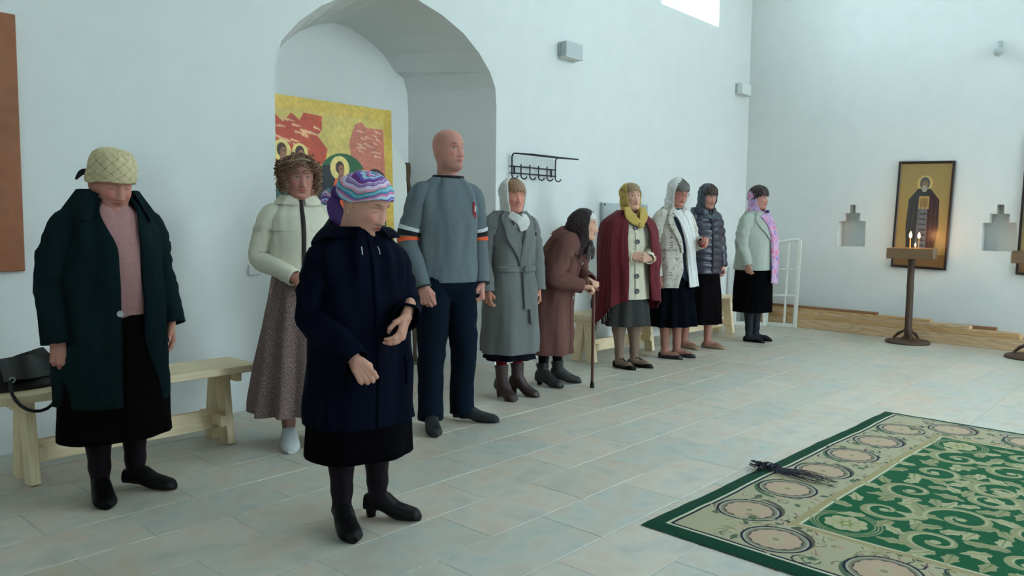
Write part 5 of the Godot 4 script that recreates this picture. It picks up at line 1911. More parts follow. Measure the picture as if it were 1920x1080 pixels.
func woman_in_navy_jacket() -> void:
	var o := person("woman crossing herself, navy hooded jacket and colourful wave patterned headscarf", Vector3(1.955, 0, -2.625), -12.0)
	var hd := head_at(Vector3(0.015, 1.332, 0.045), 24, 24, 1.03, {"jaw": 1.06, "fat": 0.7, "eyes_down": true, "skin": lin(Color(0.80, 0.60, 0.53)), "brow": lin(Color(0.22, 0.13, 0.11)), "lip": lin(Color(0.66, 0.30, 0.32))})
	var pose := {}
	var arms := [arm(Vector3(-0.165, 1.145, 0.0), Vector3(-0.205, 0.885, 0.03), Vector3(-0.125, 0.735, 0.24), "fist", Vector3(0.45, -0.8, 0.4), Vector3(0.5, -0.3, -1)), arm(Vector3(0.165, 1.145, 0.0), Vector3(0.190, 0.895, 0.05), Vector3(0.105, 0.885, 0.225), "cross", Vector3(-0.45, -0.75, 0.35), Vector3(-0.7, -0.1, -0.5))]
	var feet := [Vector3(-0.085, 0, 0.015), Vector3(0.085, 0, -0.005)]
	var yaw := [-0.18, 0.75]
	add_body(o, {"head": hd, "hip": 0.74, "neck": 1.19, "arms": arms, "feet": feet, "foot_yaw": yaw, "girth": 1.05, "calf": 1.18, "heel": 0.03, "tights": lin(Color(0.105, 0.075, 0.09)), "tights_top": 0.7})
	var sk := loft([[0.30, 0.222, 0.185, 0.185], [0.45, 0.215, 0.178, 0.175], [0.65, 0.20, 0.165, 0.165]], pose, {"pleats": 0.006, "count": 6, "crease": 0.01})
	whole(sk, "skirt", cloth("black_skirt", Color(0.035, 0.035, 0.05)), o)
	var jk := loft([[0.44, 0.220, 0.192, 0.185], [0.60, 0.216, 0.190, 0.178], [0.80, 0.202, 0.182, 0.165], [0.98, 0.192, 0.172, 0.152], [1.09, 0.185, 0.155, 0.15], [1.16, 0.165, 0.120, 0.132], [1.205, 0.120, 0.100, 0.115], [1.245, 0.088, 0.088, 0.100]], pose, {"crease": 0.026, "shift": 3.0, "pleats": 0.005, "count": 5})
	var nv := cloth("navy_cloth", Color(0.04, 0.065, 0.125), {"rough": 0.75, "ns": 0.2,  "rim": 0.05})
	var jn := whole(jk, "jacket", nv, o, "", 72, 6)
	add_sleeves(jn, arms, 0.078, 0.068, 0.057, nv, 60, {"amp": 0.16})
	# hood lying on the shoulders
	var rows := []
	for i in 9:
		var g := i / 8.0
		var row := PackedVector3Array()
		for j in 41:
			var a := lerpf(0.42, TAU - 0.42, j / 40.0)
			var back := smoothstep(0.3, -0.9, cos(a))
			var ro := 0.006 + 0.030 * sin(g * PI) * (0.35 + back)
			var y := 1.242 - 0.02 * (1 - back) + 0.028 * cos(g * PI) * (0.8 + 0.9 * back)
			var p := jk.pt(clampf(y - 0.03, 1.1, 1.245), a, ro)
			p.y = y - 0.07 * back * g
			row.append(p)
		rows.append(row)
	rows.reverse()
	var hm := MB.new(); hm.grid(rows)
	put(hm, "hood", nv, jn)
	put(patch(jk, 0.45, 1.22, -0.03, 0.03, 0.006, 30, 2), "zip_placket", nv, jn)
	var ring_m: Material = mats["grey_plastic"]
	for k in 2:
		var c := MB.new()
		var a: float = [-0.30, 0.20][k]
		c.tube([jk.pt(1.165, a * 0.7, 0.012), jk.pt(1.15, a * 0.7, 0.018), jk.pt(1.135, a * 0.7, 0.014)], [0.0025, 0.0025, 0.0025], 6)
		put(c, "drawcord", ring_m, jn)
	for k in 2: put(patch(jk, 0.60, 0.72, [0.62, -0.80][k], [0.80, -0.62][k], 0.008), "pocket_flap", nv, jn)
	var sm := mat("wave_scarf", Color(1, 1, 1), 0.55, {"tex": texes["scarf_waves"], "scale": Vector3(1.0, 1.0, 1), "rim": 0.05})
	var sc := put(head_cover(hd, 13.0, 8.8, 0.011, {"side": 0.6, "wrinkle": 0.006, "bun": 0.035, "seed": 8, "nj": 80}), "headscarf", sm, o)
	var purple := mat("purple_cloth", Color(0.27, 0.12, 0.42), 0.6)
	var kb := place_head(Vector3(-0.02, -0.005, -0.135), hd)
	var kn := MB.new(); kn.grid(blob_rows(kb, Vector3(0.030, 0.032, 0.028), 2.0, 10, 14), true)
	put(kn, "knot", purple, sc)
	put(ribbon([kb, kb + Vector3(-0.02, -0.05, 0.0), kb + Vector3(-0.01, -0.11, 0.03), kb + Vector3(0.0, -0.14, 0.04)], [0.012, 0.030, 0.034, 0.012], 0.007, 18, Vector3(-0.6, 0, 0.6)), "tail", purple, sc)
	put(ribbon([kb, kb + Vector3(-0.03, -0.01, -0.03), kb + Vector3(-0.05, -0.05, -0.04)], [0.010, 0.026, 0.010], 0.006, 12, Vector3(-0.6, 0, 0.6)), "tail", sm, sc)
	var eb := MB.new(); eb.grid(blob_rows(place_head(Vector3(-0.078, -0.034, -0.008), hd), Vector3(0.005, 0.006, 0.005), 2.0, 6, 8), true)
	put(eb, "earring", mat("pearl", Color(0.88, 0.82, 0.72), 0.25), o)
	shoes(o, feet, yaw, 0.25, "loafer", mat("black_pump", Color(0.02, 0.02, 0.028), 0.5, {"spec": 0.3}), 0.032)

func man_in_grey_sweater() -> void:
	var o := person("tall bald man in grey sweater with striped sleeves and dark jeans", Vector3(3.325, 0, -3.555), -15.0)
	var hd := head_at(Vector3(0.0, 1.706, 0.02), 14, -3, 1.08, {"jaw": 1.04, "fat": 0.1, "nose": 1.1, "skin": lin(Color(0.78, 0.56, 0.51)), "brow": lin(Color(0.42, 0.28, 0.22)), "lip": lin(Color(0.66, 0.42, 0.38)), "stubble": lin(Color(0.62, 0.47, 0.42))})
	var pose := {}
	var arms := [arm(Vector3(-0.195, 1.475, 0.0), Vector3(-0.248, 1.165, -0.03), Vector3(-0.205, 0.885, 0.085), "fist", Vector3(0.15, -1, 0.3), Vector3(0.6, 0, -0.7)), arm(Vector3(0.195, 1.475, 0.0), Vector3(0.242, 1.165, -0.035), Vector3(0.222, 0.895, 0.055), "fist", Vector3(-0.08, -1, 0.25), Vector3(-0.8, 0, -0.6))]
	var feet := [Vector3(-0.125, 0, 0.03), Vector3(0.125, 0, -0.02)]
	var yaw := [-0.35, 0.85]
	add_body(o, {"head": hd, "hip": 0.95, "neck": 1.53, "arms": arms, "feet": feet, "foot_yaw": yaw, "girth": 0.95, "calf": 0.95, "tights": lin(Color(0.06, 0.10, 0.145)), "tights_top": 1.0, "hand_size": 1.1})
	var denim := cloth("denim", Color(0.08, 0.125, 0.175), {"rough": 0.85})
	var tr := MB.new()
	for k in 2:
		var f: Vector3 = feet[k]; var sx := -1.0 if k == 0 else 1.0
		tr.append(sleeve([Vector3(sx * 0.07, 1.0, 0.0), Vector3(sx * 0.092, 0.90, 0.0), Vector3(sx * 0.098, 0.70, 0.005), Vector3(f.x * 0.92, 0.48, 0.02), Vector3(f.x, 0.25, f.z), Vector3(f.x, 0.055, f.z)], [0.085, 0.110, 0.104, 0.086, 0.078, 0.080], 70 + k, 0.07, {"elbow": 0.58, "rows": 40}), Transform3D())
	var hipl := loft([[0.78, 0.120, 0.070, 0.08], [0.85, 0.175, 0.112, 0.128], [0.90, 0.187, 0.125, 0.14], [0.98, 0.178, 0.122, 0.13], [1.03, 0.170, 0.118, 0.122]], pose, {"crease": 0.006})
	tr.grid(hipl.around(48, 5, 0.0), true)
	put(tr, "trousers", denim, o)
	var sw := loft([[0.905, 0.186, 0.138, 0.142], [0.93, 0.190, 0.140, 0.145], [1.08, 0.190, 0.138, 0.135], [1.25, 0.200, 0.142, 0.132], [1.38, 0.210, 0.135, 0.128], [1.46, 0.198, 0.115, 0.118], [1.515, 0.152, 0.092, 0.102], [1.545, 0.108, 0.078, 0.088], [1.560, 0.082, 0.068, 0.078]], pose, {"crease": 0.018, "shift": 4.0})
	var grey := cloth("grey_knit", Color(0.44, 0.49, 0.51))
	var sn := whole(sw, "sweater", grey, o, "", 72, 6)
	add_sleeves(sn, arms, 0.078, 0.064, 0.047, grey, 80, {"amp": 0.10})
	var dark := mat("navy_trim", Color(0.05, 0.055, 0.085), 0.9)
	var white := mat("white_trim", Color(0.82, 0.84, 0.84), 0.9); var orange := mat("orange_trim", Color(0.90, 0.36, 0.20), 0.9)
	for a in arms:
		var path := sleeve_path(a); var rr := [0.056, 0.0749, 0.0717, 0.064, 0.0555, 0.047]
		put(band(path, rr, 0.500, 0.530, 0.005), "stripe", white, sn)
		put(band(path, rr, 0.530, 0.573, 0.0052), "stripe", dark, sn)
		put(band(path, rr, 0.580, 0.618, 0.005), "stripe", orange, sn)
		put(band(path, rr, 0.980, 1.0, 0.003), "cuff", dark, sn)
	var nb := MB.new(); var np := []; var nr := []
	for k in 33:
		np.append(sw.pt(1.558 - 0.005 * (1.0 + cos(TAU * k / 32.0)), TAU * k / 32.0, -0.002)); nr.append(0.010)
	nb.tube(np, nr, 8, false)
	put(nb, "neckband", dark, sn)
	# emblem on the chest
	put(patch(sw, 1.32, 1.40, 0.50, 0.56, 0.0045, 4, 3), "emblem", mat("emblem_red", Color(0.62, 0.12, 0.18), 0.8), sn)
	put(patch(sw, 1.34, 1.375, 0.57, 0.63, 0.0045, 4, 3), "emblem", white, sn)
	put(patch(sw, 1.30, 1.335, 0.60, 0.66, 0.0045, 4, 3), "emblem", mat("emblem_red", Color.WHITE), sn)
	shoes(o, feet, yaw, 0.298, "loafer", mat("dark_suede", Color(0.07, 0.085, 0.10), 0.7), 0.02)

func woman_in_grey_coat() -> void:
	var o := person("smiling woman in belted grey wool coat, white lace headscarf and red tights", Vector3(4.213, 0, -3.826), -18.0)
	var hd := head_at(Vector3(0.0, 1.462, 0.03), -4, 2, 1.0, {"jaw": 1.02, "fat": 0.5, "smile": 0.8, "skin": lin(Color(0.82, 0.57, 0.50)), "flush": lin(Color(0.81, 0.47, 0.42)), "eyes_down": true})
	var pose := {}
	var arms := [arm(Vector3(-0.165, 1.30, 0.0), Vector3(-0.222, 1.02, -0.01), Vector3(-0.215, 0.79, 0.05), "half", Vector3(0.05, -1, 0.15)), arm(Vector3(0.165, 1.30, 0.0), Vector3(0.218, 1.02, -0.01), Vector3(0.212, 0.79, 0.05), "half", Vector3(-0.05, -1, 0.15))]
	var feet := [Vector3(-0.075, 0, 0.02), Vector3(0.075, 0, -0.01)]
	var yaw := [0.05, 0.5]
	add_body(o, {"head": hd, "hip": 0.84, "neck": 1.33, "arms": arms, "feet": feet, "foot_yaw": yaw, "heel": 0.05, "calf": 0.95, "tights": lin(Color(0.46, 0.04, 0.09)), "tights_top": 0.75})
	var sk := loft([[0.285, 0.192, 0.170, 0.165], [0.33, 0.180, 0.155, 0.15], [0.45, 0.165, 0.14, 0.135], [0.7, 0.155, 0.13, 0.125]], pose, {"pleats": 0.012, "count": 8})
	whole(sk, "skirt", cloth("dark_blue_skirt", Color(0.095, 0.11, 0.145)), o)
	var coat := loft([[0.335, 0.212, 0.192, 0.185], [0.55, 0.205, 0.18, 0.172], [0.80, 0.192, 0.165, 0.155], [0.94, 0.170, 0.145, 0.135], [1.08, 0.182, 0.155, 0.138], [1.20, 0.190, 0.145, 0.135], [1.28, 0.178, 0.115, 0.122], [1.33, 0.142, 0.095, 0.105], [1.365, 0.100, 0.085, 0.09]], pose, {"crease": 0.018, "pleats": 0.010, "count": 7, "shift": 5.0})
	var wool := cloth("grey_wool", Color(0.49, 0.505, 0.50), {"rim": 0.05})
	var cn := whole(coat, "coat", wool, o, "", 72, 6)
	add_sleeves(cn, arms, 0.078, 0.068, 0.056, wool, 90, {"amp": 0.10})
	# wide lapels and shawl collar
	var lap := patch(coat, 0.97, 1.36, func(y): return -0.02 - 0.55 * smoothstep(0.97, 1.2, y) - 0.3 * smoothstep(1.2, 1.36, y), func(y): return 0.02 - 0.25 * smoothstep(1.05, 1.36, y), 0.016, 26, 8)
	put(lap, "lapel", wool, cn)
	put(patch(coat, 0.97, 1.36, func(y): return -0.02 + 0.20 * smoothstep(1.05, 1.36, y), func(y): return 0.02 + 0.52 * smoothstep(0.97, 1.2, y) + 0.3 * smoothstep(1.2, 1.36, y), 0.019, 26, 8), "lapel", wool, cn)
	put(patch(coat, 1.24, 1.365, 1.0, TAU - 1.0, 0.022, 10, 36), "collar", wool, cn)
	put(patch(coat, 0.925, 0.968, 0.0, TAU, 0.010, 4, 60), "belt", wool, cn)
	var b := coat.pt(0.945, 0.28, 0.012)
	put(ribbon([b, coat.pt(0.80, 0.32, 0.018), coat.pt(0.55, 0.34, 0.020)], [0.022, 0.026, 0.030], 0.004, 16), "belt_tail", wool, cn)
	put(ribbon([b + Vector3(-0.01, 0, 0), coat.pt(0.82, 0.18, 0.016), coat.pt(0.66, 0.15, 0.018)], [0.022, 0.025, 0.027], 0.004, 16), "belt_tail", wool, cn)
	var bk := MB.new(); bk.grid(blob_rows(b + Vector3(0, 0, 0.01), Vector3(0.032, 0.028, 0.016), 2.4, 8, 14), true)
	put(bk, "belt_knot", wool, cn)
	put(head_cover(hd, 12.45, 8.0, 0.008, {"fringe": 0.22, "nj": 120, "side": 1.2, "wrinkle": 0.004}), "hair", mat("fair_hair", Color(0.70, 0.52, 0.38), 0.6, {"tex": texes["speck"], "tri": 3.0}), o)
	var lace := mat("white_lace", Color(0.95, 0.95, 0.94), 0.9, {"tex": texes["lace"], "tri": 3.0, "nrm": texes["weave_n"], "ns": 0.8})
	var sc := put(hood(hd, [0.05, 0.12, 0.28, 0.52, 0.68, 0.80, 0.86, 0.86, 0.92, 1.05, 1.2, 1.3], {"seed": 4, "wrinkle": 0.007, "push": 0.010}), "headscarf", lace, o)
	var c0 := place_head(Vector3(-0.055, -0.125, 0.07), hd); var c1 := place_head(Vector3(0.055, -0.125, 0.07), hd)
	var mid := coat.pt(1.25, 0.02, 0.022)
	put(ribbon([c0, mid + Vector3(-0.02, 0.04, 0), mid + Vector3(0.0, -0.03, 0.0)], [0.030, 0.034, 0.018], 0.010, 16), "scarf_end", lace, sc)
	put(ribbon([c1, mid + Vector3(0.03, 0.04, 0), mid + Vector3(0.015, -0.02, 0.0)], [0.030, 0.032, 0.018], 0.010, 16), "scarf_end", lace, sc)
	put(button(coat.pt(1.20, 0.62, 0.024), Vector3(0.5, 0, 0.9), 0.014), "brooch", mat("dark_brooch", Color(0.12, 0.13, 0.15), 0.3), cn)
	var boot_m := mat("brown_boot", Color(0.20, 0.135, 0.135), 0.5)
	boots(o, feet, yaw, 0.24, 0.05, 0.19, boot_m)

func boots(o: Node, feet: Array, yaws: Array, l: float, heel: float, top: float, m: Material) -> void:
	var made := shoes(o, feet, yaws, l, "boot", m, heel)
	for k in 2:
		var f: Vector3 = feet[k]
		var sh := sleeve([Vector3(f.x, top + heel, f.z - 0.005), Vector3(f.x, top * 0.75 + heel, f.z), Vector3(f.x, 0.05 + heel, f.z + 0.005)], [0.052, 0.047, 0.044], 5 + k, 0.05, {"rows": 12, "seg": 20})
		put(sh, "boot_shaft", m, made[k])

func woman_with_stick() -> void:
	var o := person("old woman stooped over a walking stick in brown coat and dark floral kerchief", Vector3(4.775, 0, -3.895), 14.0)
	var pose := {"bend": deg_to_rad(33), "y0": 0.60, "y1": 1.15}
	var hd := head_at(bend(Vector3(0, 1.32, 0.0), pose) + Vector3(0, 0.0, 0.025), 12, 4, 0.98, {"jaw": 0.98, "fat": 0.1, "nose": 1.15, "lean": 0.7, "skin": lin(Color(0.84, 0.66, 0.57)), "eyes_down": true})
	var sr := bend(Vector3(-0.15, 1.205, 0.01), pose); var sl := bend(Vector3(0.15, 1.205, 0.01), pose)
	var grip_r := Vector3(0.0, 0.80, 0.345); var grip_l := Vector3(0.06, 0.80, 0.355)
	var arms := [arm(sr, Vector3(-0.205, 0.865, 0.12), grip_r + Vector3(-0.055, 0.0, -0.065), "grip", Vector3(0.55, -0.12, 0.8), Vector3(0.25, -0.95, 0.1)), arm(sl, Vector3(0.235, 0.88, 0.13), grip_l + Vector3(0.045, 0.035, -0.075), "grip", Vector3(-0.5, -0.15, 0.8), Vector3(-0.25, -0.95, 0.1))]
	var feet := [Vector3(-0.075, 0, -0.03), Vector3(0.075, 0, 0.03)]
	var yaw := [-0.2, 0.45]
	add_body(o, {"head": hd, "hip": 0.72, "neck": 1.24, "arms": arms, "feet": feet, "foot_yaw": yaw, "heel": 0.02, "calf": 1.0, "tights": lin(Color(0.06, 0.06, 0.075)), "tights_top": 0.7, "pose": pose})
	var coat := loft([[0.255, 0.200, 0.175, 0.195], [0.42, 0.200, 0.175, 0.19], [0.62, 0.195, 0.170, 0.18], [0.85, 0.190, 0.165, 0.165], [1.02, 0.185, 0.150, 0.155], [1.14, 0.172, 0.125, 0.145], [1.21, 0.140, 0.10, 0.120], [1.255, 0.098, 0.085, 0.095]], pose, {"crease": 0.022, "pleats": 0.007, "count": 6, "shift": 6.0})
	var brown := cloth("brown_wool", Color(0.475, 0.335, 0.315), {"rim": 0.05})
	var cn := whole(coat, "coat", brown, o, "", 72, 6)
	add_sleeves(cn, arms, 0.086, 0.074, 0.056, brown, 100, {"amp": 0.14})
	collar(coat, 1.235, 0.012, 0.075, 0.35, brown, cn)
	put(patch(coat, 0.26, 1.20, -0.03, 0.03, 0.006, 36, 2), "front_edge", brown, cn)
	for y in [0.72, 0.90, 1.06]:
		put(button(coat.pt(y, 0.10, 0.010), coat.pt(y, 0.10, 0.02) - coat.pt(y, 0.10, 0), 0.014), "button", mats["grey_plastic"], cn)
	var fm := mat("floral_cloth", Color(1, 1, 1), 0.8, {"tex": texes["floral"], "tri": 2.4,  "rim": 0.05})
	var sc := put(hood(hd, [0.0, 0.0, 0.05, 0.35, 0.78, 0.92, 0.98, 0.95, 0.85, 0.4, 0.0, 0.0], {"seed": 6, "push": 0.005, "back": 0.055, "wrinkle": 0.008}), "kerchief", fm, o)
	var kb := place_head(Vector3(0.0, -0.135, 0.082), hd)
	var kn := MB.new(); kn.grid(blob_rows(kb, Vector3(0.032, 0.026, 0.024), 2.2, 8, 12), true)
	put(kn, "knot", fm, sc)
	for s in [-1, 1]: put(ribbon([kb, kb + Vector3(s * 0.035, -0.05, 0.012), kb + Vector3(s * 0.05, -0.12, 0.0)], [0.014, 0.032, 0.026], 0.006, 12), "tail", fm, sc)
	put(head_cover(hd, 12.9, 9.5, 0.005, {"wrinkle": 0.002}), "hair", mat("white_hair", Color(0.78, 0.77, 0.74), 0.6), o)
	boots(o, feet, yaw, 0.25, 0.022, 0.155, mat("dark_boot", Color(0.10, 0.09, 0.10), 0.5))
	# walking stick, a thing of its own
	var w := o.transform * ((grip_r + grip_l) * 0.5)
	var st := thing("walking_stick", "brown wooden walking stick held upright by the stooped old woman", "walking stick", Vector3(w.x, 0, w.z), o.rotation.y)
	var sm := mat("stick_wood", Color(0.34, 0.17, 0.12), 0.4)
	var s1 := MB.new(); s1.tube([Vector3(0, 0.03, 0), Vector3(0, 0.40, 0), Vector3(0, 0.745, 0)], [0.011, 0.0125, 0.0135], 14)
	put(s1, "shaft", sm, st)
	var s2 := MB.new(); s2.tube([Vector3(-0.075, 0.765, -0.005), Vector3(-0.03, 0.772, 0), Vector3(0, 0.766, 0), Vector3(0.04, 0.772, 0.0), Vector3(0.075, 0.762, 0.005)], [0.010, 0.014, 0.0145, 0.014, 0.010], 12)
	put(s2, "handle", sm, st)
	var s3 := MB.new(); s3.lathe(at(Vector3.ZERO), [[0.0, 0.0], [0.017, 0.0], [0.018, 0.012], [0.014, 0.04], [0.012, 0.05]], 14)
	put(s3, "rubber_tip", mat("rubber", Color(0.05, 0.05, 0.06), 0.8), st)

func woman_in_poncho() -> void:
	var o := person("woman in burgundy striped poncho with mustard headscarf and cream cardigan, hands clasped", Vector3(5.837, 0, -3.887), -25.0)
	var hd := head_at(Vector3(0.0, 1.512, 0.025), 0, -4, 1.0, {"jaw": 1.02, "fat": 0.4, "skin": lin(Color(0.82, 0.64, 0.56))})
	var pose := {}
	var arms := [arm(Vector3(-0.145, 1.325, 0.0), Vector3(-0.195, 1.07, 0.02), Vector3(-0.075, 1.005, 0.205), "half", Vector3(0.9, -0.05, 0.35), Vector3(0.2, 0.1, -1)), arm(Vector3(0.145, 1.325, 0.0), Vector3(0.19, 1.07, 0.02), Vector3(0.085, 0.985, 0.215), "half", Vector3(-0.9, 0.05, 0.3), Vector3(-0.2, 0.1, -1))]
	var feet := [Vector3(-0.075, 0, 0.01), Vector3(0.085, 0, 0.0)]
	var yaw := [0.35, 0.6]
	add_body(o, {"head": hd, "hip": 0.86, "neck": 1.37, "arms": arms, "feet": feet, "foot_yaw": yaw, "calf": 1.05, "tights": lin(Color(0.50, 0.42, 0.37)), "tights_top": 0.75})
	var sk := loft([[0.385, 0.212, 0.182, 0.182], [0.58, 0.190, 0.158, 0.155], [0.64, 0.172, 0.142, 0.135], [0.85, 0.165, 0.13, 0.125]], pose, {"pleats": 0.016, "count": 8})
	whole(sk, "skirt", cloth("charcoal_skirt", Color(0.26, 0.265, 0.26)), o)
	var cd := loft([[0.625, 0.200, 0.172, 0.165], [0.8, 0.195, 0.165, 0.155], [0.98, 0.182, 0.152, 0.14], [1.15, 0.188, 0.155, 0.14], [1.27, 0.18, 0.12, 0.125], [1.34, 0.135, 0.09, 0.10], [1.38, 0.085, 0.075, 0.08]], pose, {"crease": 0.012})
	var cream := cloth("cream_knit", Color(0.90, 0.875, 0.79))
	var cn := whole(cd, "cardigan", cream, o)
	add_sleeves(cn, arms, 0.062, 0.055, 0.048, cream, 110)
	put(patch(cd, 0.63, 1.33, -0.09, 0.03, 0.006, 26, 3), "placket", cream, cn)
	for y in [0.70, 0.83, 1.13, 1.25]:
		put(button(cd.pt(y, -0.03, 0.010), cd.pt(y, -0.03, 0.02) - cd.pt(y, -0.03, 0), 0.022), "button", mat("dark_button", Color(0.10, 0.10, 0.09), 0.3), cn)
	var pl := loft([[0.35, 0.305, 0.25, 0.20], [0.60, 0.290, 0.24, 0.20], [0.85, 0.280, 0.235, 0.195], [1.05, 0.285, 0.220, 0.19], [1.20, 0.270, 0.185, 0.175], [1.30, 0.240, 0.145, 0.155], [1.36, 0.170, 0.105, 0.125], [1.405, 0.100, 0.090, 0.10]], pose, {"crease": 0.022, "pleats": 0.024, "count": 8, "shift": 2.5})
	var rows := []
	var nj := 84
	for i in range(-1, 41):
		var v := maxf(0, i) / 40.0
		var row := PackedVector3Array()
		for j in range(-1, nj + 1):
			var u := clampf(float(j) / (nj - 1), 0, 1)
			var y_mid := lerpf(0.6, 1.405, v)
			var g0 := 0.36 + 0.10 * smoothstep(0.9, 0.6, y_mid); var g1 := 0.38 - 0.10 * smoothstep(1.1, 1.36, y_mid)
			var a := lerpf(g0, TAU - g1, u)
			var hem := 0.62 - 0.24 * exp(-pow((a - 4.45) / 0.75, 2)) - 0.10 * exp(-pow((a - 1.7) / 0.7, 2))
			var y := lerpf(hem, 1.405, v)
			row.append(pl.pt(y, a, -0.008 if (i < 0 or j < 0 or j >= nj) else 0.0))
		rows.append(row)
	var pm := MB.new(); pm.grid(rows)
	var stripes := mat("poncho_cloth", Color(1, 1, 1), 0.9, {"tex": texes["stripes"], "scale": Vector3(2.0, 1, 1),  "rim": 0.05})
	var pn := put(pm, "poncho", stripes, o)
	var fm := mat("fringe", Color(0.50, 0.47, 0.45), 0.9)
	for k in 26:
		var q: Vector3 = rows[1][int(lerpf(44, 74, k / 25.0))]
		var fr := MB.new(); fr.tube([q, q + Vector3(0.004 * sin(k * 2.1), -0.035, 0.003 * cos(k * 1.7)), q + Vector3(0.007 * sin(k * 3.0), -0.07, 0)], [0.0035, 0.003, 0.002], 5)
		put(fr, "fringe", fm, pn)
	put(head_cover(hd, 12.75, 8.0, 0.007, {"fringe": 0.15, "nj": 120, "side": 1.0, "wrinkle": 0.004}), "hair", mat("blond_hair", Color(0.66, 0.55, 0.40), 0.6, {"tex": texes["speck"], "tri": 3.0}), o)
	var ms := cloth("mustard_silk", Color(0.80, 0.69, 0.40), {"rough": 0.6, "ns": 0.1})
	var sc := put(hood(hd, [0.0, 0.05, 0.26, 0.55, 0.70, 0.82, 0.88, 0.90, 0.95, 1.0, 1.1, 1.2], {"seed": 12, "wrinkle": 0.010, "push": 0.003}), "headscarf", ms, o)
	var kb := place_head(Vector3(0.03, -0.235, 0.130), hd)
	var kn := MB.new(); kn.grid(blob_rows(kb, Vector3(0.035, 0.030, 0.026), 2.2, 8, 14), true)
	put(kn, "knot", ms, sc)
	put(ribbon([place_head(Vector3(-0.075, -0.09, 0.06), hd), place_head(Vector3(-0.06, -0.17, 0.105), hd), kb], [0.030, 0.046, 0.026], 0.012, 16), "fold", ms, sc)
	put(ribbon([place_head(Vector3(0.075, -0.09, 0.06), hd), place_head(Vector3(0.070, -0.16, 0.105), hd), kb], [0.030, 0.042, 0.026], 0.012, 16), "fold", ms, sc)
	var made := shoes(o, feet, yaw, 0.24, "pump", mat("black_pump", Color.BLACK), 0.0)
	for k in 2:
		var f: Vector3 = feet[k]; var d := turn_y(yaw[k])
		var sp := MB.new()
		sp.tube([d * Vector3(-0.034, 0.045, 0.01) + f, d * Vector3(-0.02, 0.088, 0.035) + f, d * Vector3(0.02, 0.088, 0.035) + f, d * Vector3(0.034, 0.045, 0.01) + f], [0.006, 0.006, 0.006, 0.006], 6)
		sp.tube([d * Vector3(0, 0.086, 0.038) + f, d * Vector3(0, 0.066, 0.085) + f, d * Vector3(0, 0.045, 0.115) + f], [0.006, 0.006, 0.006], 6)
		put(sp, "strap", mats["black_pump"], made[k])

